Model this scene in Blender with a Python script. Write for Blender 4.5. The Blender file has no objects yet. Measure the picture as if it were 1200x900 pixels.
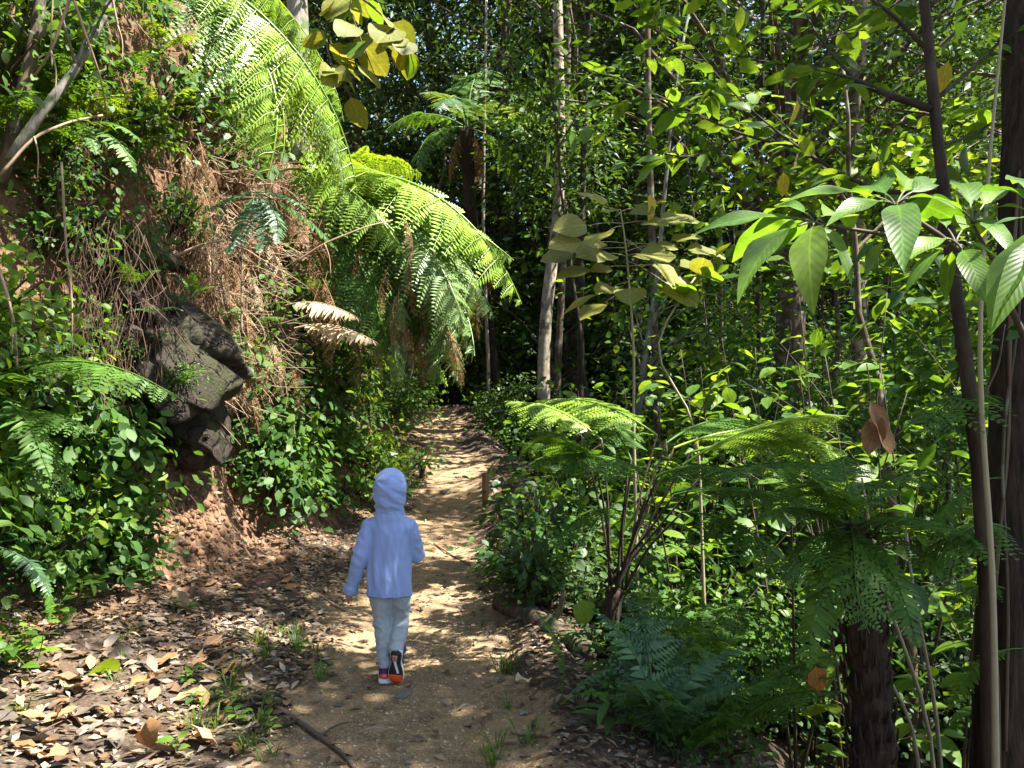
import bpy, math, random
import numpy as np
from mathutils import Vector, Matrix
random.seed(11)
R = np.random.default_rng(11)
SC = bpy.context.scene
COL = SC.collection
PI = math.pi

# ------------------------------------------------------------------ camera, sky, sun, exposure
CAM_Z = 1.5
cam = bpy.data.cameras.new('camera')
cam.sensor_fit = 'HORIZONTAL'; cam.sensor_width = 36.0
cam.lens = 36.0 * 970 / 1200
cam.clip_start = 0.05; cam.clip_end = 600
camo = bpy.data.objects.new('camera', cam); COL.objects.link(camo)
camo.location = (0, 0, CAM_Z)
PITCH = math.radians(1.0)
camo.rotation_euler = (PI/2 + PITCH, 0, 0)
SC.camera = camo

SUN_DIR = np.array([0.47, -0.06, 0.88]); SUN_DIR /= np.linalg.norm(SUN_DIR)      # towards the sun
elev = math.asin(SUN_DIR[2]); azim = math.atan2(SUN_DIR[0], SUN_DIR[1])
world = bpy.data.worlds.new('World'); SC.world = world; world.use_nodes = True
wn = world.node_tree.nodes; wl = world.node_tree.links
sky = wn.new('ShaderNodeTexSky'); sky.sky_type = 'NISHITA'; sky.sun_disc = False
sky.sun_elevation = elev; sky.sun_rotation = azim
sky.air_density = 1.0; sky.dust_density = 1.2; sky.ozone_density = 1.0
wl.new(sky.outputs[0], wn['Background'].inputs[0]); wn['Background'].inputs[1].default_value = 0.085
sl = bpy.data.lights.new('sun', 'SUN'); sl.energy = 5.0; sl.angle = math.radians(0.53); sl.color = (1.0, 0.95, 0.86)
slo = bpy.data.objects.new('sun', sl); COL.objects.link(slo)
slo.rotation_euler = Vector(SUN_DIR).to_track_quat('Z', 'Y').to_euler()
SC.view_settings.view_transform = 'Standard'; SC.view_settings.look = 'None'
SC.view_settings.gamma = 1.0; SC.view_settings.use_curve_mapping = False
SC.view_settings.exposure = 2.6
SC.render.engine = 'CYCLES'
cy = SC.cycles
cy.max_bounces = 7; cy.diffuse_bounces = 4; cy.glossy_bounces = 2; cy.transmission_bounces = 5; cy.transparent_max_bounces = 4
cy.use_denoising = True; cy.caustics_reflective = False; cy.caustics_refractive = False
cy.sample_clamp_indirect = 6.0

# ------------------------------------------------------------------ pixels to rays
F = 970.0
def rays(px, py):
    px = np.asarray(px, float); py = np.asarray(py, float)
    a = (px - 600) / F; b = (450 - py) / F
    c, s = math.cos(PITCH), math.sin(PITCH)
    y = c - b * s; z = s + b * c
    return np.stack([a, y, z], -1)
def P(px, py, d):                      # the point on that pixel's ray at forward distance d
    r = rays(px, py); k = d / r[..., 1]
    return r * k[..., None] + np.array([0, 0, CAM_Z])

# ------------------------------------------------------------------ noise
def _h(ix, iy, s):
    n = np.sin(ix * 127.1 + iy * 311.7 + s * 74.7) * 43758.5453
    return n - np.floor(n)
def vn(x, y, s=0):
    x = np.asarray(x, float); y = np.asarray(y, float)
    ix = np.floor(x); iy = np.floor(y); fx = x - ix; fy = y - iy
    fx = fx*fx*(3-2*fx); fy = fy*fy*(3-2*fy)
    return ((_h(ix, iy, s)*(1-fx) + _h(ix+1, iy, s)*fx)*(1-fy) + (_h(ix, iy+1, s)*(1-fx) + _h(ix+1, iy+1, s)*fx)*fy)*2 - 1
def fbm(x, y, s=0, o=4):
    t = 0; a = 1
    for i in range(o):
        t = t + a*vn(x*2**i, y*2**i, s+i*3.1); a *= .5
    return t
def sstep(a, b, x):
    t = np.clip((x-a)/(b-a), 0, 1); return t*t*(3-2*t)

# ------------------------------------------------------------------ terrain
_cy = [-8, 0, 3.4, 4.4, 6.25, 9.5, 13, 16, 18.5, 22, 27, 40]
_cx = [-.5, -.5, -.56, -.55, -.72, -.78, -.93, -1.5, -2.6, -5, -8, -11]
_by = [-8, 0, 2, 3, 4.6, 5.5, 7.5, 11, 15, 19, 40]
_bf = [3.6, 3.5, 3.3, 2.9, 2.3, 1.95, 1.4, 1.2, .85, .9, 1.4]
def cxf(y): return np.interp(y, _cy, _cx)
def bff(y): return np.interp(y, _by, _bf)
def hwf(y): return np.interp(y, [0, 4, 7, 16], [.62, .58, .5, .47])
def pzf(y):
    y = np.asarray(y, float)
    t = np.clip(y - 8.3, 0, 8.2)
    return 0.019*t*t
def H(x, y):
    x = np.asarray(x, float); y = np.asarray(y, float)
    o = x - cxf(y); hw = hwf(y); bf = bff(y); pz = pzf(y)
    edge = hw + .1*vn(y*1.7, x*0, 3)
    # left: apron, then the bank
    ap = np.clip((-o - edge) / np.maximum(bf - hw, .1), 0, 1)
    bfn = bf + .22*fbm(y*.9, x*0 + 3, 7, 3)
    t = np.clip(-o - bfn, 0, None)
    sl_ = np.interp(y, [5, 6.5, 8, 12, 15], [2.8, 3.2, 6.0, 6.0, 3.5])
    steep = np.where(t < .3, 1.3*t + 1.6*t*t, .534 + sl_*(t-.3))
    top = 4.7 + .5*vn(y*.4, x*0, 9)
    st = np.where(steep < top, steep, top + .54*(steep-top)/sl_)
    st = np.where(st > 9, 9 + .1*(st-9), st)
    bump = fbm(x*1.6 + y*.3, y*1.6 + st*.8, 21, 3)
    left = .22*ap**1.5*np.clip(bf-hw, 0, 1.6) + st + np.clip(t, 0, .5)*.2*bump + .05*ap*fbm(x*2.3, y*2.3, 4, 3)
    # right: low lip, then the gully
    q = np.clip(o - edge, 0, None)
    right = .07*sstep(0, .2, q)*(1-sstep(.3, .6, q)) - 1.9*sstep(.35, 3.1, q) + .05*np.clip(o-9, 0, 60) + .16*sstep(.3, 1.2, q)*fbm(x*.9, y*.9, 5, 3)
    far = 1.6*sstep(17, 26, y) + .17*np.clip(y-26, 0, 80)
    base = pz + .018*fbm(x*2.2, y*2.2, 2, 4) - .03*(1-sstep(hw*.5, hw, np.abs(o)))
    return base + np.where(o < 0, left, right + far*sstep(0, 3, q))
def normal(x, y, e=.03):
    dx = (H(x+e, y) - H(x-e, y))/(2*e); dy = (H(x, y+e) - H(x, y-e))/(2*e)
    n = np.stack([-dx, -dy, np.ones_like(dx)], -1)
    return n/np.linalg.norm(n, axis=-1, keepdims=True)
def hits(px, py, dmin=2.2, dmax=45):    # where the rays through those pixels meet the terrain
    r = rays(px, py); r = r / r[..., 1:2]
    ds = dmin*(dmax/dmin)**np.linspace(0, 1, 420)
    X = r[:, None, 0]*ds; Y = r[:, None, 1]*ds; Z = CAM_Z + r[:, None, 2]*ds
    below = Z < H(X, Y)
    k = np.where(below.any(1), below.argmax(1), len(ds)-1)
    d = ds[k]
    p = r*d[:, None] + np.array([0, 0, CAM_Z]); p[:, 2] = H(p[:, 0], p[:, 1])
    return p, below.any(1)

# ------------------------------------------------------------------ materials
def mat(name):
    m = bpy.data.materials.new(name); m.use_nodes = True
    nt = m.node_tree; b = nt.nodes['Principled BSDF']
    return m, nt, b, nt.nodes['Material Output']
def N(nt, t, **kw):
    n = nt.nodes.new(t)
    for k, v in kw.items():
        if k.startswith('i_'):
            key = k[2:]
            n.inputs[int(key) if key.isdigit() else key].default_value = v
        else: setattr(n, k, v)
    return n
def L(nt, a, b): nt.links.new(a, b)
def ramp(nt, stops, fac=None, interp='LINEAR'):
    n = nt.nodes.new('ShaderNodeValToRGB'); e = n.color_ramp.elements; n.color_ramp.interpolation = interp
    while len(e) < len(stops): e.new(.5)
    for el, (p, c) in zip(e, stops):
        el.position = p; el.color = (*c, 1) if len(c) == 3 else c
    if fac is not None: L(nt, fac, n.inputs[0])
    return n
def mixc(nt, fac, a, b, mode='MIX'):
    n = nt.nodes.new('ShaderNodeMix'); n.data_type = 'RGBA'; n.blend_type = mode
    for s, v in ((n.inputs[0], fac), (n.inputs[6], a), (n.inputs[7], b)):
        if hasattr(v, 'node'): L(nt, v, s)
        else: s.default_value = v if not isinstance(v, tuple) or len(v) == 4 else (*v, 1)
    return n.outputs[2]
def math_(nt, op, a, b=0.0, c=None):
    n = nt.nodes.new('ShaderNodeMath'); n.operation = op
    for i, v in enumerate((a, b) if c is None else (a, b, c)):
        if hasattr(v, 'node'): L(nt, v, n.inputs[i])
        else: n.inputs[i].default_value = v
    return n.outputs[0]
def noise_(nt, vec, scale, detail=4, rough=.55):
    n = N(nt, 'ShaderNodeTexNoise'); n.inputs['Scale'].default_value = scale
    n.inputs['Detail'].default_value = detail; n.inputs['Roughness'].default_value = rough
    if vec is not None: L(nt, vec, n.inputs['Vector'])
    return n.outputs[0]
def bump_(nt, h, strength, dist, b):
    n = N(nt, 'ShaderNodeBump'); n.inputs['Strength'].default_value = strength; n.inputs['Distance'].default_value = dist
    L(nt, h, n.inputs['Height']); L(nt, n.outputs[0], b.inputs['Normal']); return n.outputs[0]

def leaf_mat(name, c1, c2, c3, trans=.47, rough=.5, spec=.2, veins=0, blotch=0.0, tc=(1.7, 1.45, .45)):
    m, nt, b, out = mat(name)
    oi = N(nt, 'ShaderNodeObjectInfo'); ge = N(nt, 'ShaderNodeNewGeometry')
    f = math_(nt, 'FRACT', math_(nt, 'ADD', oi.outputs['Random'], ge.outputs['Random Per Island']))
    col = ramp(nt, [(0, c1), (.55, c2), (1, c3)], f).outputs[0]
    tcn = N(nt, 'ShaderNodeTexCoord')
    nz = noise_(nt, tcn.outputs['Object'], 9, 3)
    col = mixc(nt, 1.0, col, ramp(nt, [(.25, (.72, .72, .72)), (.75, (1.22, 1.22, 1.1))], nz).outputs[0], 'MULTIPLY')
    if blotch:
        bz = noise_(nt, tcn.outputs['Object'], 38, 2)
        col = mixc(nt, math_(nt, 'MULTIPLY', math_(nt, 'GREATER_THAN', bz, .66), blotch), col, (.12, .07, .02))
    if veins:
        uv = N(nt, 'ShaderNodeUVMap'); sp = N(nt, 'ShaderNodeSeparateXYZ'); L(nt, uv.outputs[0], sp.inputs[0])
        au = math_(nt, 'ABSOLUTE', math_(nt, 'SUBTRACT', sp.outputs[0], .5))
        ph = math_(nt, 'SUBTRACT', math_(nt, 'MULTIPLY', sp.outputs[1], float(veins)), math_(nt, 'MULTIPLY', au, veins*.55))
        w = math_(nt, 'ABSOLUTE', math_(nt, 'SUBTRACT', math_(nt, 'FRACT', ph), .5))
        lat = math_(nt, 'LESS_THAN', w, .055)
        mid = math_(nt, 'LESS_THAN', au, .03)
        v = math_(nt, 'MAXIMUM', math_(nt, 'MULTIPLY', lat, .5), mid)
        col = mixc(nt, math_(nt, 'MULTIPLY', v, .5), col, mixc(nt, 1.0, col, (1.7, 1.7, 1.5, 1), 'MULTIPLY'))
        hgt = math_(nt, 'ADD', w, math_(nt, 'MULTIPLY', nz, .3))
        bump_(nt, hgt, .12, .01, b)
    L(nt, col, b.inputs['Base Color'])
    b.inputs['Roughness'].default_value = rough; b.inputs['Specular IOR Level'].default_value = spec
    tr = N(nt, 'ShaderNodeBsdfTranslucent')
    L(nt, mixc(nt, 1.0, col, (*tc, 1), 'MULTIPLY'), tr.inputs[0])
    mx = N(nt, 'ShaderNodeMixShader'); mx.inputs[0].default_value = trans
    L(nt, b.outputs[0], mx.inputs[1]); L(nt, tr.outputs[0], mx.inputs[2]); L(nt, mx.outputs[0], out.inputs[0])
    return m
def bark_mat(name, c1, c2, scale=14, stretch=.25, bump=.7, spots=None, rough=.9):
    m, nt, b, out = mat(name)
    tcn = N(nt, 'ShaderNodeTexCoord'); mp = N(nt, 'ShaderNodeMapping'); mp.inputs['Scale'].default_value = (1, 1, stretch)
    L(nt, tcn.outputs['Object'], mp.inputs[0])
    a = noise_(nt, mp.outputs[0], scale, 6, .65); c = noise_(nt, tcn.outputs['Object'], 3.1, 3)
    col = mixc(nt, ramp(nt, [(.35, (0, 0, 0)), (.65, (1, 1, 1))], a).outputs[0], c1, c2)
    col = mixc(nt, 1.0, col, ramp(nt, [(.3, (.7, .7, .7)), (.7, (1.25, 1.2, 1.1))], c).outputs[0], 'MULTIPLY')
    if spots:
        s = noise_(nt, tcn.outputs['Object'], 6, 4)
        col = mixc(nt, ramp(nt, [(.55, (0, 0, 0)), (.62, (1, 1, 1))], s).outputs[0], col, spots)
    L(nt, col, b.inputs['Base Color']); b.inputs['Roughness'].default_value = rough
    b.inputs['Specular IOR Level'].default_value = .2
    bump_(nt, a, bump, .02, b)
    return m
def plain_mat(name, c, rough=.8, c2=None, scale=20, bump=0, spec=.3):
    m, nt, b, out = mat(name)
    tcn = N(nt, 'ShaderNodeTexCoord'); nz = noise_(nt, tcn.outputs['Object'], scale, 4)
    c2 = c2 or tuple(v*.75 for v in c)
    L(nt, mixc(nt, nz, c, c2), b.inputs['Base Color'])
    b.inputs['Roughness'].default_value = rough; b.inputs['Specular IOR Level'].default_value = spec
    if bump: bump_(nt, nz, bump, .01, b)
    return m

M = {}
M['leaf'] = leaf_mat('green_leaf', (.035, .085, .016), (.055, .125, .022), (.095, .17, .03))
M['leaf_gloss'] = leaf_mat('glossy_green_leaf', (.03, .08, .02), (.05, .12, .028), (.08, .155, .035), rough=.52, spec=.25)
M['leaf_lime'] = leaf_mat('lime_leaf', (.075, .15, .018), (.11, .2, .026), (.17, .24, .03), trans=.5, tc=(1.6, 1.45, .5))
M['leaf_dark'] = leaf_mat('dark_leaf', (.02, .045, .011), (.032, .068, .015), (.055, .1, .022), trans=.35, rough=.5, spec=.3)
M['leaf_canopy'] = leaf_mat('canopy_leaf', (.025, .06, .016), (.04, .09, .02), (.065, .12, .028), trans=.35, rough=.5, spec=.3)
M['leaf_olive'] = leaf_mat('olive_leaf', (.12, .135, .026), (.16, .17, .035), (.22, .21, .05), trans=.42, rough=.55, spec=.25, veins=7, blotch=.6, tc=(1.4, 1.3, .5))
M['leaf_large'] = leaf_mat('large_leaf', (.06, .14, .022), (.085, .18, .028), (.12, .22, .03), trans=.5, rough=.4, spec=.35, veins=13, blotch=.3, tc=(1.8, 1.6, .45))
M['leaf_branch'] = leaf_mat('branch_leaf', (.055, .115, .02), (.08, .155, .025), (.12, .19, .03), trans=.46, rough=.4, veins=9)
M['leaf_yellow'] = leaf_mat('yellowing_leaf', (.3, .26, .03), (.38, .32, .04), (.3, .2, .03), trans=.45, veins=9, blotch=.7)
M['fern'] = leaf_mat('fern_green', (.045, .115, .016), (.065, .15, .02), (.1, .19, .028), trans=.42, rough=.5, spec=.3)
M['fern_lime'] = leaf_mat('fern_lime', (.12, .22, .022), (.165, .275, .028), (.22, .32, .04), trans=.33, rough=.36, spec=.55)  # frond green lightened so its colour carries the glare of sunlit fronds
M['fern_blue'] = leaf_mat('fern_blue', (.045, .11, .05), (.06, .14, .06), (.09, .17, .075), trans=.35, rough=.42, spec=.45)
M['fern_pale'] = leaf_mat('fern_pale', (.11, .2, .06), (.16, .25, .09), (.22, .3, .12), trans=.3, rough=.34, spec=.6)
M['frond_dead'] = leaf_mat('dead_frond', (.16, .085, .04), (.24, .14, .07), (.32, .22, .13), trans=.25, rough=.8, spec=.15, tc=(1.2, .9, .6))
M['frond_straw'] = leaf_mat('straw_frond', (.3, .21, .13), (.42, .32, .21), (.5, .42, .3), trans=.25, rough=.75, spec=.2, tc=(1.1, .95, .7))
M['grass'] = leaf_mat('grass_blade', (.05, .11, .018), (.08, .15, .025), (.13, .19, .04), trans=.4)
M['litter'] = leaf_mat('dry_litter_leaf', (.065, .04, .025), (.15, .095, .058), (.3, .215, .14), trans=.12, rough=.75, spec=.25, tc=(1.2, .9, .6))
M['litter_grey'] = leaf_mat('grey_litter_leaf', (.07, .055, .045), (.13, .105, .085), (.23, .19, .155), trans=.1, rough=.7, spec=.3, tc=(1.1, 1, .8))
M['litter_brown'] = leaf_mat('brown_dry_leaf', (.16, .08, .035), (.24, .13, .06), (.3, .18, .09), trans=.15, rough=.6, spec=.3, veins=9, tc=(1.2, .9, .6))
M['leaf_orange'] = leaf_mat('orange_dead_leaf', (.35, .12, .03), (.4, .15, .04), (.45, .2, .05), trans=.4, rough=.6, veins=8, tc=(1.5, .9, .5))
M['bark_dark'] = bark_mat('dark_bark', (.018, .013, .01), (.06, .045, .033))
M['bark_brown'] = bark_mat('brown_bark', (.045, .032, .022), (.12, .09, .06), spots=(.16, .15, .12))
M['bark_pale'] = bark_mat('pale_bark', (.16, .13, .1), (.36, .31, .25), scale=9, stretch=.5, spots=(.09, .075, .05))
M['bark_grey'] = bark_mat('grey_bark', (.09, .085, .075), (.24, .22, .19), spots=(.07, .1, .04))
M['fibre'] = bark_mat('fibrous_trunk', (.012, .009, .007), (.05, .034, .024), scale=40, stretch=.12, bump=1.0)
M['stem'] = plain_mat('green_brown_stem', (.07, .075, .03), .6)
M['stem_brown'] = plain_mat('brown_stem', (.055, .038, .024), .7)
M['cane'] = plain_mat('pale_cane', (.3, .25, .16), .6, (.2, .18, .1))
M['twig_dry'] = plain_mat('dry_twig', (.3, .21, .14), .8, (.17, .11, .07))
M['root'] = plain_mat('dead_root', (.11, .062, .038), .85, (.08, .045, .03))

# ------------------------------------------------------------------ mesh helpers
def me_np(name, V, quads=None, tris=None, mat_=None, uv=None, smooth=False):
    V = np.asarray(V, np.float32).reshape(-1, 3)
    loops = []; totals = []
    if quads is not None and len(quads):
        q = np.asarray(quads, np.int32).reshape(-1, 4); loops.append(q.ravel()); totals.append(np.full(len(q), 4, np.int32))
    if tris is not None and len(tris):
        t = np.asarray(tris, np.int32).reshape(-1, 3); loops.append(t.ravel()); totals.append(np.full(len(t), 3, np.int32))
    loops = np.concatenate(loops); totals = np.concatenate(totals)
    me = bpy.data.meshes.new(name)
    me.vertices.add(len(V)); me.vertices.foreach_set('co', V.ravel())
    me.loops.add(len(loops)); me.loops.foreach_set('vertex_index', loops)
    starts = np.concatenate([[0], np.cumsum(totals)[:-1]]).astype(np.int32)
    me.polygons.add(len(totals)); me.polygons.foreach_set('loop_start', starts)
    try: me.polygons.foreach_set('loop_total', totals)
    except Exception: pass
    if uv is not None:
        l = me.uv_layers.new(name='UVMap'); l.data.foreach_set('uv', np.asarray(uv, np.float32)[loops].ravel())
    if smooth: me.polygons.foreach_set('use_smooth', np.ones(len(totals), bool))
    me.update(calc_edges=True); me.validate(clean_customdata=False)
    if mat_ is not None: me.materials.append(M[mat_] if isinstance(mat_, str) else mat_)
    return me
class MB:                                # collects quads and tris into one mesh
    def __init__(s): s.V = []; s.Q = []; s.T = []; s.n = 0
    def add(s, V, Q=None, T=None):
        V = np.asarray(V, float).reshape(-1, 3); s.V.append(V)
        if Q is not None and len(Q): s.Q.append(np.asarray(Q, int).reshape(-1, 4) + s.n)
        if T is not None and len(T): s.T.append(np.asarray(T, int).reshape(-1, 3) + s.n)
        s.n += len(V)
    def tube(s, pts, rad, sides=6, cap=True, lump=0, flat=1.0):
        pts = np.asarray(pts, float); n = len(pts)
        rad = np.interp(np.linspace(0, 1, n), np.linspace(0, 1, len(np.atleast_1d(rad))), np.atleast_1d(rad))
        tg = np.gradient(pts, axis=0); tg /= np.linalg.norm(tg, axis=1, keepdims=True) + 1e-9
        up = np.array([0, 0, 1.]) if abs(tg[0, 2]) < .9 else np.array([1., 0, 0])
        a = np.arange(sides)*2*PI/sides; V = []
        for i in range(n):
            u = up - tg[i]*np.dot(up, tg[i]); u /= np.linalg.norm(u) + 1e-9; w = np.cross(tg[i], u); up = u
            r = rad[i]*(1 + lump*R.normal(size=sides)) if lump else rad[i]
            V.append(pts[i] + (np.cos(a)*r)[:, None]*u + (np.sin(a)*r*flat)[:, None]*w)
        V = np.concatenate(V)
        i = np.arange(n-1)[:, None]*sides; j = np.arange(sides); k = (j+1) % sides
        Q = np.stack([i+j, i+k, i+sides+k, i+sides+j], -1).reshape(-1, 4)
        T = []
        if cap:
            V = np.concatenate([V, pts[:1], pts[-1:]]); c0 = n*sides; c1 = c0+1
            T = [[c0, b, a_] for a_, b in zip(j, k)] + [[c1, (n-1)*sides+a_, (n-1)*sides+b] for a_, b in zip(j, k)]
        s.add(V, Q, T)
    def mesh(s, name, mat_, smooth=False):
        return me_np(name, np.concatenate(s.V), np.concatenate(s.Q) if s.Q else None, np.concatenate(s.T) if s.T else None, mat_, smooth=smooth)
def ob(name, me, parent=None, Mx=None, label=None, cat=None, group=None, kind=None, mat_=None):
    o = bpy.data.objects.new(name, me); COL.objects.link(o)
    if parent is not None: o.parent = parent
    if Mx is not None: o.matrix_basis = Mx
    if label: o['label'] = label
    if cat: o['category'] = cat
    if group: o['group'] = group
    if kind: o['kind'] = kind
    if mat_:
        o.material_slots[0].link = 'OBJECT'; o.material_slots[0].material = M[mat_]
    return o
def thing(name, label, cat, loc, group=None, rotz=0):
    return ob(name, None, None, Matrix.Translation(Vector(loc)) @ Matrix.Rotation(rotz, 4, 'Z'), label, cat, group)
def frame(y, nrm=(0, 0, 1)):             # 3x3 with columns x,y,z: y along the leaf, z near nrm
    y = np.asarray(y, float); y = y/np.linalg.norm(y); nrm = np.asarray(nrm, float)
    x = np.cross(y, nrm); l = np.linalg.norm(x)
    x = x/l if l > 1e-4 else np.array([1., 0, 0]); z = np.cross(x, y)
    return np.stack([x, y, z], 1)
def frames(y, nrm):
    y = y/np.linalg.norm(y, axis=-1, keepdims=True)
    x = np.cross(y, nrm); x /= np.linalg.norm(x, axis=-1, keepdims=True) + 1e-6
    return np.stack([x, y, np.cross(x, y)], -1)
def mtx(F3, loc, s=1.0):
    m = np.eye(4); m[:3, :3] = np.asarray(F3)*s; m[:3, 3] = loc
    return Matrix(m.tolist())

# ------------------------------------------------------------------ leaves
def leaf_np(W=.4, n=5, fold=.18, droop=.25, a=1.0, p=.75, pet=.0, wave=0.0):
    """a unit-length leaf along +y, width W, folded on its midrib, tip drooping"""
    t = np.linspace(0, 1, n+1)
    w = W/2*np.sin(PI*t**a)**p; w[0] = .004; w[-1] = .002
    y = pet + t*(1-pet); z = -droop*t**2
    ang = wave*np.sin(t*9.0)
    V = []; U = []
    for i in range(n+1):
        zz = z[i] + fold*w[i]
        V += [(-w[i], y[i], zz + ang[i]*w[i]), (0, y[i], z[i]), (w[i], y[i], zz - ang[i]*w[i]*.7)]
        U += [(.5-w[i]/W, t[i]), (.5, t[i]), (.5+w[i]/W, t[i])]
    Q = []
    for i in range(n):
        b = i*3; Q += [(b, b+1, b+4, b+3), (b+1, b+2, b+5, b+4)]
    V = np.array(V, float); U = np.array(U)
    if pet > 0:
        k = len(V); V = np.concatenate([V, [(-.006, 0, 0), (.006, 0, 0), (.006, pet, 0), (-.006, pet, 0)]])
        U = np.concatenate([U, [(.5, 0)]*4]); Q.append((k, k+1, k+2, k+3))
    return V, np.array(Q), U
def leaf_mesh(name, mat_, **kw):
    V, Q, U = leaf_np(**kw); return me_np(name, V, Q, None, mat_, U, smooth=True)
LEAF1 = (np.array([(0, 0, 0), (-.2, .45, .05), (0, .5, -.02), (.2, .45, .05), (0, 1, -.12)], float),
         np.array([(0, 2, 4, 1), (0, 3, 4, 2)]))        # two-quad leaf for far foliage
LEAFR = (np.array([(0, 0, 0), (-.3, .35, .06), (0, .45, -.01), (.3, .35, .06), (-.24, .75, .02), (.24, .75, .02), (0, 1, -.1)], float),
         np.array([(0, 2, 4, 1), (0, 3, 5, 2), (2, 5, 6, 4)]))
def scatter_leaves(pos, dirs, nrm, size, base=LEAF1):
    V0, Q0 = base; k = len(pos); m = len(V0)
    Fr = frames(dirs, nrm)
    V = np.einsum('kij,mj->kmi', Fr, V0)*size[:, None, None] + pos[:, None, :]
    Q = (Q0[None] + (np.arange(k)*m)[:, None, None]).reshape(-1, 4)
    return V.reshape(-1, 3), Q
def rdir(k, up=0.0, flat=1.0):
    v = R.normal(size=(k, 3)); v[:, 2] = v[:, 2]*flat + up
    return v/np.linalg.norm(v, axis=1, keepdims=True)

# ------------------------------------------------------------------ fronds
def frond_np(npin=22, npl=12, W=.26, a0=40, a1=-50, stipe=.16, droop=.25, fwd=.45, bip=True, peak=.35, pl=.13, curl=.25, sway=None):
    """unit-length frond: rachis from the origin in the yz plane, pinnae both sides"""
    mb = MB(); n = 24; s = np.linspace(0, 1, n)
    ang = np.radians(a0 + (a1-a0)*s**1.15); T = np.stack([np.zeros(n), np.cos(ang), np.sin(ang)], 1)
    pts = np.concatenate([[[0, 0, 0]], np.cumsum((T[1:]+T[:-1])/2/(n-1), 0)])
    sway = R.uniform(-.22, .22) if sway is None else sway; pts[:, 0] += sway*s**2 + .02*np.sin(s*7 + R.uniform(0, 6))*s
    mb.tube(pts, [.0075, .002], 4, cap=False)
    ss = stipe + (1-stipe)*np.clip((np.arange(npin)+.5+R.uniform(-.28, .28, npin))/npin, 0, 1)
    for si in ss:
        u = (si-stipe)/(1-stipe)
        ln = W*(np.sin(PI*np.clip(u**(math.log(.5)/math.log(peak)), 0, 1))**.8*.93 + .05)
        o = np.array([np.interp(si, s, pts[:, k]) for k in range(3)]); t = np.array([np.interp(si, s, T[:, k]) for k in range(3)])
        nr = np.cross([1., 0, 0], t)
        for sd in (-1, 1):
            l2 = ln*R.uniform(.72, 1.1)
            if R.random() < .04: continue
            d = np.array([sd, 0, 0])*1.0 + t*fwd*R.uniform(.5, 1.5) + R.normal(size=3)*.07 - nr*droop*R.uniform(.3, 1.8)
            d /= np.linalg.norm(d)
            if bip:
                k = max(4, int(npl*(.45+.55*l2/W))); v = (np.arange(k)+.6)/k
                c = o + np.outer(v*l2, d) - np.outer(v**2*l2*curl, [0, 0, 1.])
                lat = np.cross(d, nr); lat /= np.linalg.norm(lat); pn = np.cross(lat, d)
                mb.tube(np.array([o, o+d*l2*.5-np.array([0, 0, .25*curl*l2]), o+d*l2-np.array([0, 0, curl*l2])]), [.003, .001], 3, cap=False)
                for s2 in (-1, 1):
                    q = lat*s2 + d*.42 - pn*.14
                    q /= np.linalg.norm(q); wv = np.cross(q, pn); hw = l2/k*.48
                    le = np.minimum(W*pl*1.9, l2*.42)*(1-v**1.6*.85)*R.uniform(.85, 1.1, k)
                    B = c; mid = c + q*le[:, None]*.55; tip = c + q*le[:, None] + d*le[:, None]*.15
                    V = np.stack([B, mid-wv*hw*(.75+.25*(1-v))[:, None], tip, mid+wv*hw*(.75+.25*(1-v))[:, None]], 1)
                    mb.add(V.reshape(-1, 3), np.arange(4*k).reshape(-1, 4))
            else:
                v = np.array([0, .12, .4, .7, .9, 1.0]); wd = np.array([.35, 1, .95, .7, .38, .03])*(1-stipe)/npin*.47
                c = o + np.outer(v*l2, d) - np.outer(v**2*l2*curl, [0, 0, 1.])
                lat = np.cross(d, nr); lat /= np.linalg.norm(lat)
                V = np.stack([c - lat*wd[:, None], c, c + lat*wd[:, None]], 1)
                V[:, 1] -= np.outer(wd*.25, nr)
                b = np.arange(5)*3
                Q = np.concatenate([np.stack([b, b+1, b+4, b+3], 1), np.stack([b+1, b+2, b+5, b+4], 1)])
                mb.add(V.reshape(-1, 3), Q)
    return mb, pts[-1]
FR = {}
def mk_frond(key, mat_, **kw):
    mb, tip = frond_np(**kw); FR[key] = (mb.mesh('frond_'+key, mat_), tip)
mk_frond('tree_a', 'fern', npin=19, npl=15, W=.27, a0=35, a1=-55)
mk_frond('tree_b', 'fern', npin=19, npl=15, W=.25, a0=55, a1=-35)
mk_frond('tree_c', 'fern', npin=20, npl=16, W=.3, a0=15, a1=-75, droop=.4)
mk_frond('flat', 'fern', npin=22, npl=14, W=.34, a0=22, a1=-18, droop=.12, fwd=.35)
mk_frond('hang', 'fern_lime', npin=20, npl=16, W=.25, a0=5, a1=-60, droop=.75, curl=.5)
mk_frond('hang2', 'fern_lime', npin=20, npl=16, W=.25, a0=-10, a1=-80, droop=.65, curl=.5)
mk_frond('pin_a', 'fern', npin=26, W=.13, a0=50, a1=-30, bip=False, droop=.1, curl=.15, peak=.45)
mk_frond('pin_b', 'fern', npin=28, W=.15, a0=25, a1=-40, bip=False, droop=.15, curl=.15, peak=.45)
mk_frond('pin_c', 'fern', npin=22, W=.17, a0=0, a1=-35, bip=False, droop=.12, curl=.2, peak=.4)
mk_frond('brack_a', 'fern', npin=14, npl=10, W=.34, a0=30, a1=-30, droop=.2, peak=.3)
mk_frond('brack_b', 'fern', npin=15, npl=10, W=.3, a0=5, a1=-55, droop=.3, peak=.3)
mk_frond('dead', 'frond_dead', npin=18, npl=8, W=.17, a0=-35, a1=-88, droop=.8, curl=.9, pl=.10)
mk_frond('dead_pin', 'frond_straw', npin=24, W=.14, a0=5, a1=-25, bip=False, droop=.35, curl=.5, peak=.4)
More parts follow.
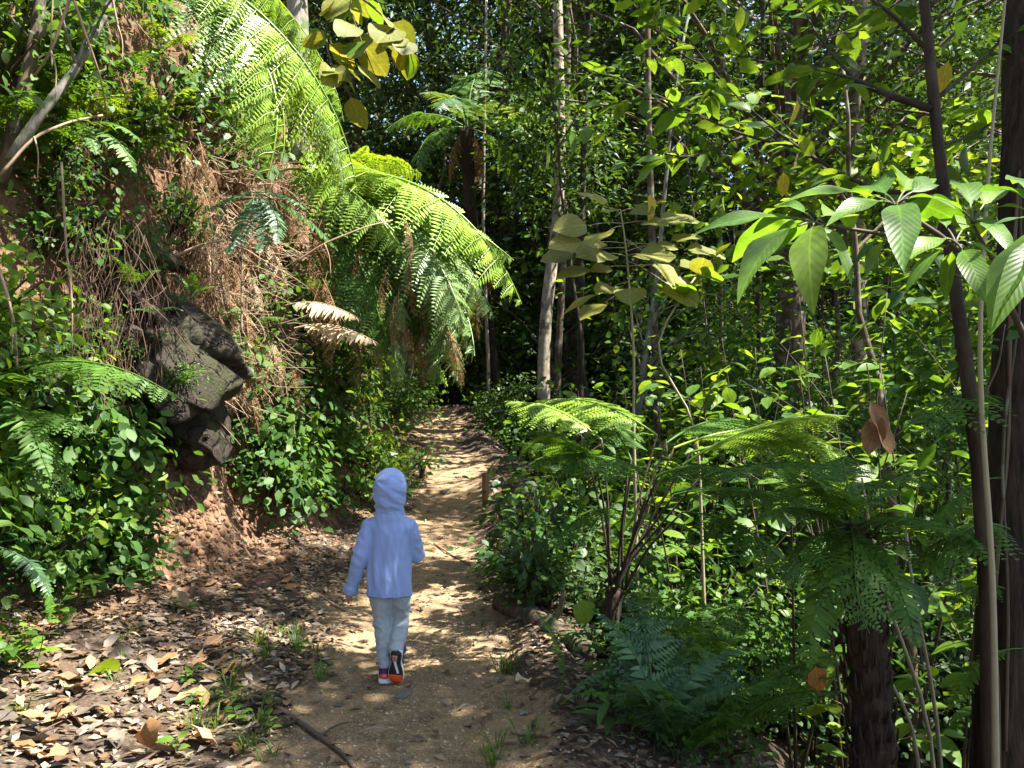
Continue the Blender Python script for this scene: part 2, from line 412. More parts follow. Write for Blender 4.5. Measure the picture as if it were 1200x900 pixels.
def frond_M(key, base, tip, roll=0.0):
    """matrix that puts the frond's foot on base and its tip on tip, arching upwards"""
    c = FR[key][1]; base = np.asarray(base, float); d = np.asarray(tip, float) - base
    hl = math.hypot(d[0], d[1]); h = np.array([d[0], d[1], 0])/max(hl, 1e-6)
    s = np.linalg.norm(d)/np.linalg.norm(c)
    al = math.atan2(d[2], hl) - math.atan2(c[2], c[1])
    y = h*math.cos(al) + np.array([0, 0, math.sin(al)]); z = -h*math.sin(al) + np.array([0, 0, math.cos(al)])
    F3 = np.stack([np.cross(y, z), y, z], 1)
    Mx = mtx(F3, base, s)
    if roll: Mx = Mx @ Matrix.Rotation(roll, 4, Vector(c/np.linalg.norm(c)))
    return Mx
def frond_between(root, key, base, tip, mat_=None, roll=0.0, name='frond'):
    Mw = frond_M(key, base, tip, roll)
    o = ob(name, FR[key][0], root, Matrix.Translation(-root.location) @ Mw if root else Mw, mat_=mat_)
    return o
def fern(label, base, n, length, keys, mat_=None, group=None, up=.5, lean=(0, 0, 0), name='fern', cat='fern', spread=1.0, yaw=None, dead=0):
    r = thing(name, label, cat, base, group)
    base = np.asarray(base, float)
    for i in range(n):
        a = (i/n*2*PI + R.uniform(-.4, .4)) if yaw is None else yaw + R.uniform(-1, 1)*spread
        l = length*R.uniform(.75, 1.15)
        d = np.array([math.cos(a), math.sin(a), up*R.uniform(.4, 1.3)]) + np.asarray(lean)
        d *= l/np.linalg.norm(d)
        frond_between(r, keys[i % len(keys)], base + [0, 0, .02], base + d, mat_)
    for i in range(dead):
        a = R.uniform(0, 2*PI) if yaw is None else yaw + R.uniform(-1, 1)*spread
        l = length*R.uniform(.5, .8)
        frond_between(r, 'dead', base, base + np.array([math.cos(a)*.5, math.sin(a)*.5, -.8])*l, name='dead_frond')
    return r

# ------------------------------------------------------------------ ground sheets (path, apron and gully, bank)
def terrain_mat():
    m, nt, b, out = mat('earth')
    g = N(nt, 'ShaderNodeNewGeometry'); pos = g.outputs['Position']
    at = N(nt, 'ShaderNodeAttribute', attribute_name='mask'); sp = N(nt, 'ShaderNodeSeparateXYZ'); L(nt, at.outputs['Vector'], sp.inputs[0])
    n1 = noise_(nt, pos, 3.0, 5); n2 = noise_(nt, pos, 42, 5, .7); n3 = noise_(nt, pos, 9, 4); n4 = noise_(nt, pos, 160, 2)
    sand = mixc(nt, ramp(nt, [(.3, (0, 0, 0)), (.7, (1, 1, 1))], n3).outputs[0], (.13, .085, .047), (.28, .187, .098))
    sand = mixc(nt, ramp(nt, [(.55, (0, 0, 0)), (.72, (1, 1, 1))], n1).outputs[0], sand, (.13, .09, .06))
    sand = mixc(nt, ramp(nt, [(.56, (0, 0, 0)), (.62, (1, 1, 1))], n4).outputs[0], sand, (.36, .27, .17))
    soil = mixc(nt, ramp(nt, [(.35, (0, 0, 0)), (.65, (1, 1, 1))], n3).outputs[0], (.085, .047, .029), (.2, .115, .068))
    lit = mixc(nt, ramp(nt, [(.35, (0, 0, 0)), (.65, (1, 1, 1))], n2).outputs[0], (.03, .022, .016), (.1, .07, .048))
    fine = ramp(nt, [(.25, (.62, .62, .62)), (.75, (1.3, 1.3, 1.3))], n2).outputs[0]
    fs = math_(nt, 'ADD', sp.outputs[0], math_(nt, 'MULTIPLY', math_(nt, 'SUBTRACT', n3, .5), 1.1))
    col = mixc(nt, ramp(nt, [(.35, (0, 0, 0)), (.65, (1, 1, 1))], sp.outputs[1]).outputs[0], lit, soil)
    col = mixc(nt, ramp(nt, [(.4, (0, 0, 0)), (.6, (1, 1, 1))], fs).outputs[0], col, sand)
    col = mixc(nt, 1.0, col, fine, 'MULTIPLY')
    L(nt, col, b.inputs['Base Color']); b.inputs['Roughness'].default_value = .95; b.inputs['Specular IOR Level'].default_value = .15
    hh = math_(nt, 'ADD', math_(nt, 'MULTIPLY', n2, .6), math_(nt, 'ADD', n3, math_(nt, 'MULTIPLY', n4, .2)))
    bump_(nt, hh, .75, .035, b)
    return m
M['earth'] = terrain_mat()
offs = np.concatenate([-np.geomspace(90, 6, 26), np.arange(-5.8, -3.2, .12), np.arange(-3.2, -.9, .035), np.arange(-.9, .9, .035),
                       np.arange(.9, 4, .07), np.geomspace(4, 130, 40)])
rows = np.concatenate([np.arange(-14, 2, .5), np.arange(2, 9, .045), np.arange(9, 19, .09), np.geomspace(19, 160, 60)])
Y, O = np.meshgrid(rows, offs, indexing='ij'); X = O + cxf(Y); Z = H(X, Y)
nr_, nc_ = Y.shape
GV = np.stack([X, Y, Z], -1).reshape(-1, 3)
hw_ = hwf(Y) + .1*vn(Y*1.7, Y*0, 3)
sandm = 1 - sstep(-.18, .22, np.abs(O) - hw_ + .18*fbm(X*1.3, Y*1.3, 31, 3) - .02)
bfm = bff(Y)
tt = -O - bfm + .25*fbm(X*1.1, Y*1.1, 33, 3)
soilm = sstep(-.55, -.15, tt)
sandm = sandm*(1-soilm*.8)
qi = (np.arange(nr_-1)[:, None]*nc_ + np.arange(nc_-1)); Q = np.stack([qi, qi+1, qi+nc_+1, qi+nc_], -1)
oc = (O[:-1, :-1] + O[1:, 1:])/2; yc = (Y[:-1, :-1] + Y[1:, 1:])/2
sel_p = (np.abs(oc) < hwf(yc) + .05) & (yc < 24)
sel_b = (oc < -bff(yc)) & ~sel_p
sel_g = ~sel_p & ~sel_b
for nm, sel in (('footpath', sel_p), ('bank', sel_b), ('ground', sel_g)):
    q = Q[sel]; used, inv = np.unique(q.ravel(), return_inverse=True)
    me = me_np(nm, GV[used], inv.reshape(-1, 4), None, 'earth', smooth=True)
    a = me.attributes.new('mask', 'FLOAT_VECTOR', 'POINT')
    a.data.foreach_set('vector', np.stack([sandm.ravel()[used], soilm.ravel()[used], soilm.ravel()[used]*0], 1).astype(np.float32).ravel())
    ob(nm, me, kind='structure')

# ------------------------------------------------------------------ places picked for sun, where canopy leaves are left out, (px, py, distance, radius)
LIT = [(300, 80, 6.2, .9), (370, 170, 6.3, .8), (250, 30, 6.2, .7), (420, 210, 8.8, 1.0), (500, 260, 8.6, 1.0), (550, 330, 8.6, .9),
       (520, 380, 9.0, .8), (300, 300, 8.3, .6), (310, 380, 8.2, .5), (260, 260, 8.0, .6), (250, 340, 7.8, .5), (400, 380, 7.2, .5), (300, 460, 8.1, .5), (250, 200, 7.9, .5),
       (340, 560, 8.2, .5), (230, 620, 6.9, .35), (300, 620, 7.3, .3), (440, 520, 10, .5), (380, 590, 9, .35),
       (40, 850, 3.6, .9), (110, 880, 3.5, .5), (0, 800, 3.8, .55), (190, 880, 3.5, .3), (20, 640, 4.8, .3), (120, 620, 5.2, .3), (90, 560, 5.2, .25),
       (440, 345, 8.2, .3),
       (520, 645, 8.2, .25), (560, 650, 8.1, .2), (500, 600, 9.8, .2), (540, 535, 13, .6), (520, 515, 14, .7), (560, 550, 12, .4),
       (490, 870, 3.5, .1), (560, 860, 3.6, .08), (430, 630, 8.6, .3), (370, 640, 7.8, .3),
       (420, 890, 3.4, .08), (330, 860, 3.6, .07), (850, 700, 5.5, .4), (1000, 640, 5, .3), (780, 650, 6, .35), (600, 770, 4.7, .08), (415, 640, 4.35, .05),
       (900, 380, 8, 1.1), (980, 360, 7, .9), (1040, 420, 6.5, .9), (850, 450, 8.5, .9), (950, 470, 7, .7), (760, 450, 9, .8), (690, 490, 6.0, .55),
       (640, 500, 6.5, .5), (930, 520, 5.0, .5), (980, 520, 4.8, .4), (800, 600, 7, .7), (900, 640, 6.5, .6), (960, 780, 4.6, .28), (930, 720, 5, .3),
       (700, 330, 6, .6), (800, 300, 5.6, .6), (640, 350, 15, .8), (640, 280, 15, .8), (550, 110, 16, 1.5), (640, 140, 15.7, 1.2), (520, 110, 15.7, 1.2),
       (1100, 240, 2.6, .45), (1000, 230, 2.6, .4), (1170, 260, 2.4, .35), (940, 100, 5, .9), (1000, 60, 6, .9), (1060, 100, 5.5, .8), (1150, 120, 6, .8),
       (830, 80, 5, .5), (430, 60, 5.4, .5), (640, 60, 5, .3), (900, 260, 9, 1.0), (1000, 200, 9, 1.2), (1120, 420, 5, .4), (1080, 800, 4.3, .25)]
_lp = np.array([P(a, b, d) for a, b, d, r in LIT]); _lr = np.array([q[3] for q in LIT])
_luv = _lp[:, :2] - SUN_DIR[:2]/SUN_DIR[2]*_lp[:, 2:3]
def open_to_sun(pts, grow=1.0):          # True where a canopy leaf here would shade one of those places
    uv = pts[:, :2] - SUN_DIR[:2]/SUN_DIR[2]*pts[:, 2:3]
    d = np.linalg.norm(uv[:, None] - _luv[None], axis=2)
    return ((d < (_lr*grow*1.0 + (np.minimum(.3, _lr*.5) if grow >= .9 else 0))[None]) & (pts[:, 2:3] > _lp[None, :, 2] + .6)).any(1)

SHADE = [(490, 700, 5.9, .7), (500, 670, 7.2, .5), (400, 660, 7, .6), (520, 575, 10.8, .6), (240, 590, 6.8, .35), (480, 840, 3.9, .6), (560, 800, 4.3, .5), (456, 640, 4.5, .5), (480, 770, 4.7, .5), (450, 850, 3.7, .5), (250, 720, 5.3, .9), (350, 700, 5.8, .7), (150, 740, 4.8, .6), (700, 720, 5.2, 1.0), (800, 820, 4.4, .9),
         (950, 850, 4, .7), (510, 700, 6.3, .6), (530, 620, 9, .7), (230, 420, 6.1, .8), (160, 360, 6.1, .8), (60, 400, 5, .8), (100, 250, 6.2, .7), (620, 640, 6.5, .7), (1150, 650, 3.6, .8), (1020, 750, 3.6, .7), (800, 520, 4.5, .6)]
_sc = []                                  # leaf clumps added high on the sun side to cast shade on those places
for a, b, d, r in SHADE:
    p = P(a, b, d)
    for i in range(int(16*r*r/.25) + 10):
        h_ = R.uniform(7.2, 11.5) - p[2]; q = p + SUN_DIR/SUN_DIR[2]*h_; _sc.append(q + np.array([R.normal()*r*.7, R.normal()*r*.7, 0]))
_sc = np.array(_sc)
# ------------------------------------------------------------------ trees
def trunk_pts(base, top, n=10, wob=.1):
    t = np.linspace(0, 1, n)[:, None]; p = np.asarray(base)*(1-t) + np.asarray(top)*t
    w = np.cumsum(R.normal(size=(n, 3))*wob/n**.5, 0); w -= w[-1]*t; w[:, 2] = 0; w[0] = 0
    return p + w
def crown_leaves(cl, spread, per, size, flat=.55):
    k = len(cl)*per
    c = np.repeat(cl, per, 0); sp = np.repeat(np.atleast_1d(spread)*np.ones(len(cl)), per)
    off = R.normal(size=(k, 3)); off[:, 2] *= flat
    pos = c + off*sp[:, None]*.55
    d = off*[1, 1, .3] + R.normal(size=(k, 3))*.6; d[:, 2] -= .35
    nr = R.normal(size=(k, 3))*.55 + [0, 0, 1.0]
    return pos, d, nr, size*R.uniform(.6, 1.25, k)
def make_tree(name, label, base, height, r0, crown0, crad, ncl, per, lsize, bark, leafm, group=None, lean=(0, 0), spread=1.0, filt=False, extra=None):
    """a tree at base: trunk with limbs, crown of leaf clumps from crown0 up"""
    base = np.asarray(base, float); top = np.array([lean[0], lean[1], height])
    tp = trunk_pts((0, 0, -.3), top, 12, .35*height/15)
    z = crown0 + (height*1.05-crown0)*R.beta(1.2, 1.0, ncl)
    u = (z-crown0)/(height*1.05-crown0); rr = crad*np.sqrt(np.clip(np.sin(PI*np.clip(u*.85+.12, 0, 1)), .05, 1))*np.sqrt(R.uniform(.05, 1, ncl))
    a = R.uniform(0, 2*PI, ncl)
    ax = np.stack([np.interp(z, tp[:, 2], tp[:, k]) for k in (0, 1)], 1)
    cl = np.stack([ax[:, 0]+rr*np.cos(a), ax[:, 1]+rr*np.sin(a), z], 1)
    if filt:
        if extra is not None: cl = np.concatenate([cl, extra - base])
        cl = cl[~open_to_sun(cl + base)]
    mb = MB(); mb.tube(tp, [r0*1.25, r0, r0*.85, r0*.7, r0*.5, r0*.15], 9, lump=.05)
    sel = cl[R.choice(len(cl), min(len(cl), max(6, ncl//4)), replace=False)]
    for c in sel:
        hz = max(crown0*.8, c[2] - np.hypot(*(c[:2]-0))*.6 - .5); hz = min(hz, height*.95)
        b = np.array([np.interp(hz, tp[:, 2], tp[:, k]) for k in range(3)])
        lr = r0*.28*(1-hz/height*.6)
        mid = (b+c)/2 + [0, 0, .12*np.linalg.norm(c-b)] + R.normal(size=3)*.12
        mb.tube(np.array([b, (b+mid)/2+R.normal(size=3)*.05, mid, (mid+c)/2+R.normal(size=3)*.08, c]), [lr, lr*.2], 5, cap=False)
    tm = mb.mesh(name+'_trunk', bark, smooth=True)
    pos, d, nr, sz = crown_leaves(cl, spread*R.uniform(.6, 1.2, len(cl)), per, lsize)
    if filt:
        k = ~open_to_sun(pos + base, .88); pos, d, nr, sz = pos[k], d[k], nr[k], sz[k]
    V, Q = scatter_leaves(pos, d, nr, sz)
    cm = me_np(name+'_crown', V, Q, None, leafm)
    return tm, cm
def place_tree(name, label, tm, cm, base, group=None, rotz=0, s=1.0, cat='tree', bark=None, leafm=None):
    r = thing(name, label, cat, base, group, rotz); r.scale = (s, s, s)
    ob('trunk', tm, r, mat_=bark); ob('crown', cm, r, kind='stuff', mat_=leafm)
    return r

# canopy trees added beside and behind the view, crowns shaped to shade it
over = [((6.6, 4.2), 13, 'big tree added for shade on the gully side beyond the slender trees'),
        ((8.6, 10.5), 15, 'tall spreading tree rooted in the gully past the shrubs'),
        ((5.6, -1.5), 14, 'wide unseen canopy tree added for shade behind the big-leaved shrub'),
        ((-5.6, 5.5), 9.5, 'leafy tree growing on top of the bank above the boulder'),
        ((-5.9, 10.5), 10.5, 'spreading tree growing on top of the bank past the bracken'),
        ((1.5, -4.0), 13, 'tall unseen tree added for shade beside the trail behind the child'),
        ((11.5, 16.5), 17, 'tall thick-crowned tree at the far side of the gully'),
        ((4.7, 14.0), 14, 'leafy tree standing in the gully behind the sunlit saplings'),
        ((1.4, 19.0), 16, 'dark leafy tree added for shade past the end of the footpath')]
_ov = np.array([o[0] for o in over]); _near = np.argmin(np.linalg.norm(_sc[:, None, :2] - _ov[None], axis=2), 1)
for it, ((x, y), h, lab) in enumerate(over):
    base = np.array([x, y, float(H(x, y))])
    onbank = x < -4
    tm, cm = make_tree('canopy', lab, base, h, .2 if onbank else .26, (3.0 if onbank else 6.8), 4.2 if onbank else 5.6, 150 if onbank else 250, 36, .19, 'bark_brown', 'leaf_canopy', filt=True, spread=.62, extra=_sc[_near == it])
    place_tree('shade_canopy_tree', lab, tm, cm, base)

# background forest: a few crown shapes, copied with their own turn and size
far_v = []
for i in range(4):
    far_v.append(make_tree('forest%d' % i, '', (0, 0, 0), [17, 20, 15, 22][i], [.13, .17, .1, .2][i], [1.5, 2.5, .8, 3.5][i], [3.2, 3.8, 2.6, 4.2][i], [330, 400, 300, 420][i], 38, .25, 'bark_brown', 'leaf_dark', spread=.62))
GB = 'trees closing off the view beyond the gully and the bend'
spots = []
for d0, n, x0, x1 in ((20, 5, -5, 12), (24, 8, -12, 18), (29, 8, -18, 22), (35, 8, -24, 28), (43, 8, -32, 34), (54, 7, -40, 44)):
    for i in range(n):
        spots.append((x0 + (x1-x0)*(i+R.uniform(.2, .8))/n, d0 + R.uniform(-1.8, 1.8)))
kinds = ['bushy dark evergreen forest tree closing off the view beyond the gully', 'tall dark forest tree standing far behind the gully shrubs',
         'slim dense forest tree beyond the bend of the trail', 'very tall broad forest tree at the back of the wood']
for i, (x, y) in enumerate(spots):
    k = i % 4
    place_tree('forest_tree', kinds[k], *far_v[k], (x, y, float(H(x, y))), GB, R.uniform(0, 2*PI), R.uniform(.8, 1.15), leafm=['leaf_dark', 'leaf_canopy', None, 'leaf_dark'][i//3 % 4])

# ------------------------------------------------------------------ understorey shrubs (joined foliage) for the distance
def bush_mesh(name, h, w, n, size, mat_, base=LEAFR, droop=.3):
    mb = MB(); tips = []
    for i in range(9):
        a = R.uniform(0, 2*PI); r = w*R.uniform(.2, .9); t = np.array([math.cos(a)*r, math.sin(a)*r, h*R.uniform(.55, 1)])
        mid = t*[.35, .35, .55]; mb.tube(np.array([[0, 0, -.05], mid, t]), [.018, .004], 4, cap=False)
        for q in range(5):
            e = mid + (t-mid)*R.uniform(.1, 1) + R.normal(size=3)*[w*.3, w*.3, h*.12]; tips.append(e)
    sm = mb.mesh(name+'_stems', 'stem_brown')
    tips = np.array(tips); c = tips[R.integers(0, len(tips), n)]
    pos = c + R.normal(size=(n, 3))*[.16*w+.05, .16*w+.05, .1*h]; pos[:, 2] = np.abs(pos[:, 2])
    d = pos*[1, 1, 0] + R.normal(size=(n, 3))*.5*w; d[:, 2] -= droop*w
    V, Q = scatter_leaves(pos, d, R.normal(size=(n, 3))*.45 + [0, 0, 1], size*R.uniform(.6, 1.3, n), base)
    return sm, me_np(name+'_foliage', V, Q, None, mat_)
B_far = [bush_mesh('far_bush%d' % i, [3.2, 2.2, 4.2][i], [1.5, 1.4, 1.7][i], 1500, .16, 'leaf_dark') for i in range(3)]
def put_bush(name, label, bm, p, group, s=1.0, leafm=None, cat='shrub'):
    r = thing(name, label, cat, p, group, R.uniform(0, 2*PI)); r.scale = (s, s, s*R.uniform(.85, 1.15))
    ob('stems', bm[0], r, kind='stuff'); ob('foliage', bm[1], r, kind='stuff', mat_=leafm)
    return r
for i in range(46):
    y = R.uniform(17.5, 32); x = R.uniform(-.35*y+1, .62*y)
    if abs(x-cxf(y)) < 1.7 and y < 23: continue
    put_bush('understorey_shrub', 'dark shadowed shrub filling the forest floor under the far trees', B_far[i % 3], (x, y, float(H(x, y))), 'shadowed shrubs under the far trees', R.uniform(.7, 1.15), ['leaf_dark', 'leaf_canopy', 'leaf'][i % 3])
# ground cover of the dark bend behind the trail
# ------------------------------------------------------------------ leaf meshes for leaves that are objects of their own
LM = {}
def LMs(key, mat_, count, **kw):
    LM[key] = []
    for i in range(count):
        k2 = {k: v*R.uniform(.85, 1.18) if k in ('W', 'fold', 'droop') else v for k, v in kw.items()}
        LM[key].append(leaf_mesh('leaf_'+key, mat_, **k2))
LMs('large', 'leaf_large', 6, W=.255, n=12, fold=.26, droop=.34, a=.85, p=.85, pet=.04, wave=.22)
LMs('branch', 'leaf_branch', 4, W=.44, n=6, fold=.16, droop=.22, a=.9, p=.75, pet=.07, wave=.08)
LMs('round', 'leaf_olive', 4, W=.82, n=7, fold=.1, droop=.16, a=.72, p=.55, pet=.1, wave=.08)
LMs('shrub', 'leaf_lime', 3, W=.52, n=5, fold=.2, droop=.25, a=.85, p=.7, pet=.08)
LMs('shrubg', 'leaf_gloss', 3, W=.48, n=5, fold=.2, droop=.28, a=.85, p=.75, pet=.08)
LMs('herb', 'leaf', 4, W=.5, n=4, fold=.16, droop=.3, a=.8, p=.75, pet=.1)
LMs('long', 'leaf_dark', 3, W=.22, n=5, fold=.25, droop=.4, a=.8, p=.8, pet=.06)
LMs('dry', 'litter_brown', 4, W=.45, n=6, fold=.7, droop=-.25, a=.9, p=.75, wave=.5)
def put_leaf(root, key, pos, d, nr, size, mat_=None, name='leaf'):
    meshes = LM[key]; loc = np.asarray(pos, float) - np.array(root.location)
    return ob(name, meshes[R.integers(len(meshes))], root, mtx(frame(d, nr), loc, size), mat_=mat_)
def curve(pts, n=12):                     # smooth polyline through the points
    pts = np.asarray(pts, float); k = len(pts)
    if k < 3: t = np.linspace(0, 1, n)[:, None]; return pts[0]*(1-t) + pts[-1]*t
    s = np.concatenate([[0], np.cumsum(np.linalg.norm(np.diff(pts, axis=0), axis=1))]); s /= s[-1]
    u = np.linspace(0, 1, n); out = np.stack([np.interp(u, s, pts[:, i]) for i in range(3)], 1)
    for _ in range(2): out[1:-1] = (out[:-2] + 2*out[1:-1] + out[2:])/4
    return out
def tube_ob(root, name, pts, rad, mat_, sides=6, lump=0, n=12):
    mb = MB(); mb.tube(curve(pts, n) - np.array(root.location), rad, sides, lump=lump)
    return ob(name, mb.mesh(name, mat_, smooth=True), root)
def leafy_branch(root, pts, rad, n, key, size, start=.25, mats=None, bark='bark_brown', twigs=0, droop=.25, up=.8, out=.8, stem=True, tname='branch'):
    c = curve(pts, 16); b = None
    if stem: b = tube_ob(root, tname, pts, rad, bark, 5, n=14)
    tg = np.gradient(c, axis=0); tg /= np.linalg.norm(tg, axis=1, keepdims=True)
    segs = [(c, tg)]
    for i in range(twigs):
        k = int(R.uniform(.25, .9)*15); d = tg[k]*.6 + rdir(1, .1, .5)[0]*.9; ln = R.uniform(.15, .4)*np.linalg.norm(c[-1]-c[0])*.6 + .08
        tc = curve([c[k], c[k]+d*ln*.5+[0, 0, .02], c[k]+d*ln], 8)
        mb = MB(); mb.tube(tc - np.array(root.location), [min(np.atleast_1d(rad))*.9+.0015, .0015], 4, cap=False); ob('twig', mb.mesh('twig', bark), root)
        t2 = np.gradient(tc, axis=0); t2 /= np.linalg.norm(t2, axis=1, keepdims=True); segs.append((tc, t2))
    for i in range(n):
        cc, tt_ = segs[R.integers(len(segs))] if twigs and i % 4 else segs[0]
        u = start + (1-start)*R.uniform(0, 1)**.8; f = u*(len(cc)-1); k = int(f); k2 = min(k+1, len(cc)-1)
        p = cc[k]*(1-(f-k)) + cc[k2]*(f-k)
        sd = np.cross(tt_[k], [0, 0, 1.]); sd /= np.linalg.norm(sd)+1e-6
        d = tt_[k]*R.uniform(.1, .8) + sd*(1 if i % 2 else -1)*out*R.uniform(.5, 1.2) + R.normal(size=3)*.2 - np.array([0, 0, droop*R.uniform(0, 1.6)])
        nr = np.array([0, 0, up]) + R.normal(size=3)*.35
        put_leaf(root, key, p, d, nr, size*R.uniform(.6, 1.2), None if not mats else mats[R.integers(len(mats))])
    return b
def PP(*a): return [P(*q) for q in a]
def bankpt(px, py, off=.15):             # a point just in front of the terrain seen at that pixel
    p, ok = hits(np.array([px]), np.array([py])); return P(px, py, max(2.5, p[0, 1] - off))

# ------------------------------------------------------------------ the slim tree and the dark trunk by the gully edge
gz = lambda x, y: float(H(x, y))
b0 = P(1162, 900, 3.3)
r = thing('slender_tree', 'slender brown tree with thin leafy branches next to the thick dark trunk', 'tree', (b0[0], b0[1], gz(b0[0], b0[1])))
tube_ob(r, 'trunk', [(b0[0], b0[1], gz(*b0[:2])-.1)] + PP((1160, 760, 3.3), (1150, 560, 3.3), (1128, 400, 3.35), (1108, 250, 3.45), (1095, 120, 3.5), (1083, 0, 3.6), (1076, -90, 3.7), (1072, -260, 3.8)), [.04, .036, .032, .028, .024, .02, .017], 'bark_dark', 9, .06, 26)
mxb = ['leaf_branch', 'leaf_branch', 'leaf_branch', 'leaf_lime', 'leaf']
SLIM = [([(1092, 128, 3.5), (1040, 112, 3.6), (1000, 92, 3.9), (940, 78, 4.2), (880, 70, 4.5)], .018, 22, .17),
        ([(1000, 92, 3.9), (960, 45, 4.3), (930, -10, 4.8)], .009, 14, .17),
        ([(1105, 225, 3.45), (1040, 230, 3.9), (985, 205, 4.4), (930, 170, 4.8), (880, 130, 5.2), (830, 80, 5.4), (790, 20, 5.5)], .014, 34, .17),
        ([(930, 172, 4.8), (870, 160, 4.9), (800, 125, 4.8), (740, 98, 4.7), (690, 75, 4.6), (655, 55, 4.5)], .009, 26, .18),
        ([(870, 160, 4.9), (800, 190, 4.8), (740, 165, 4.8), (690, 145, 4.7), (640, 150, 4.6)], .007, 18, .17),
        ([(1092, 120, 3.5), (1140, 80, 3.8), (1190, 30, 4.2), (1230, -20, 4.5)], .012, 20, .17),
        ([(1088, 60, 3.6), (1050, 20, 3.8), (1010, -10, 4.2), (960, -30, 4.6)], .012, 24, .18),
        ([(1100, 170, 3.5), (1140, 160, 3.9), (1180, 130, 4.3), (1230, 110, 4.6)], .009, 18, .17),
        ([(830, 80, 5.4), (790, 60, 5.4), (760, 20, 5.4), (740, -20, 5.4)], .006, 14, .17),
        ([(1085, 10, 3.6), (1130, -20, 3.8), (1160, -60, 4.0), (1200, -100, 4.3)], .01, 10, .17)]
for pts, rad, n, sz in SLIM:
    leafy_branch(r, PP(*pts), [rad, rad*.25], int(n*1.6), 'branch', sz*.92, .12, mxb, 'bark_dark', twigs=4)
for (a, b_, d) in [(668, 150, 4.6), (640, 165, 4.6), (868, 5, 4.8), (918, 200, 4.9), (1006, 40, 4.6), (935, 115, 4.8), (1112, 70, 3.8)]:
    p = P(a, b_, d); put_leaf(r, 'branch', p, [R.normal()*.4, .1, -1], [R.normal(), -1, .3], .15, 'leaf_yellow' if a in (918, 935, 1112) else None)

b1 = P(1192, 900, 3.7)
r = thing('thick_tree', 'thick dark trunk wrapped in climbing stems beside the slender tree', 'tree', (b1[0], b1[1], gz(*b1[:2])))
tube_ob(r, 'trunk', [(b1[0]-.02, b1[1], gz(*b1[:2])-.2)] + PP((1172, 900, 3.7), (1180, 700, 3.7), (1190, 500, 3.75), (1197, 350, 3.8), (1200, 200, 3.9), (1203, 0, 4.1), (1205, -250, 4.4)), [.17, .135, .12, .11, .105, .1, .09, .07], 'fibre', 14, .05, 34)
for k in range(4):
    o0 = R.uniform(-22, 22)
    tube_ob(r, 'climbing_stem', PP((1165+o0, 880, 3.57), (1172+o0*.8, 700, 3.58), (1178-o0*.5, 520, 3.62), (1190+o0*.6, 360, 3.68), (1195, 200, 3.8)), [.008, .006], ['stem_brown', 'bark_brown', 'stem', 'root'][k], 5, 0, 16)
for i, (a, b_) in enumerate([(1150, 470), (1155, 560), (1165, 620), (1160, 690), (1180, 760)]):
    bb = P(a+18, b_, 3.58); tp = P(a-70+R.uniform(-30, 40), b_+R.uniform(10, 90), 3.2+R.uniform(-.2, .3))
    frond_between(r, ['brack_a', 'pin_b', 'brack_b'][i % 3], bb, tp, 'fern', name='climbing_frond')
# slim second stem close to it
r = thing('thin_sapling', 'thin pale leaning sapling stem in front of the thick dark trunk', 'sapling', (P(1166, 900, 3.15)[0], 3.15, gz(P(1166, 900, 3.15)[0], 3.15)))
q = P(1166, 900, 3.15)
tube_ob(r, 'stem', [(q[0], q[1], gz(*q[:2])-.05)] + PP((1166, 800, 3.15), (1163, 640, 3.15), (1152, 520, 3.2), (1146, 420, 3.2), (1150, 340, 3.25), (1158, 200, 3.3), (1172, 60, 3.4), (1182, -40, 3.5)), [.02, .016, .012, .01, .007, .005], 'cane', 7, .04, 24)
leafy_branch(r, PP((1150, 330, 3.25), (1120, 325, 3.2), (1080, 290, 3.1), (1030, 280, 3.0)), [.006, .002], 8, 'shrubg', .12, .3)
leafy_branch(r, PP((1150, 470, 3.2), (1170, 430, 3.2), (1178, 380, 3.3)), [.005, .002], 6, 'shrubg', .12, .3)

# ------------------------------------------------------------------ big-leaved plant reaching in
b2 = P(1215, 900, 2.3)
r = thing('large_leaved_shrub', 'shrub with very large glossy ribbed leaves held out in whorls', 'shrub', (b2[0], b2[1], gz(*b2[:2])))
tube_ob(r, 'stem', [(b2[0], b2[1], gz(*b2[:2])-.05)] + PP((1240, 700, 2.4), (1230, 480, 2.4), (1190, 340, 2.4), (1120, 285, 2.35), (1050, 242, 2.3)), [.02, .016, .012, .007], 'stem_brown', 7, 0, 20)
tube_ob(r, 'stem', PP((1230, 480, 2.4), (1225, 330, 2.35), (1215, 230, 2.3)), [.012, .007], 'stem_brown', 7)
def whorl(cx_, cy_, d, tips, mats=None):
    c = P(cx_, cy_, d)
    for (tx, ty, td) in tips:
        t = P(tx, ty, td); v = t - c; f = R.uniform(.12, .28); q = c + v*f + [0, 0, .02]
        tube_ob(r, 'leaf_stalk', [c, (c+q)/2 + [0, 0, .008], q], [.004, .003], 'stem', 4, n=5)
        put_leaf(r, 'large', q, v + [0, 0, .16*np.linalg.norm(v)], np.array([0, -.3, 1.0]) + R.normal(size=3)*.3, np.linalg.norm(v)*(1-f)*1.04, None if not mats else mats[R.integers(len(mats))])
for pts in ([(1120, 285, 2.35), (1040, 275, 2.3), (955, 262, 2.25)], [(1190, 340, 2.4), (1160, 300, 2.4), (1140, 262, 2.45)]):
    tube_ob(r, 'stem', PP(*pts), [.008, .004], 'stem_brown', 6)
LG = ['leaf_large', 'leaf_large', 'leaf_large', 'leaf_branch']
whorl(1050, 242, 2.3, [(930, 228, 2.2), (1112, 214, 2.45), (1118, 240, 2.1), (1062, 292, 1.95), (1000, 215, 2.8), (1085, 205, 2.8), (985, 255, 2.1), (1110, 262, 2.6)], LG)
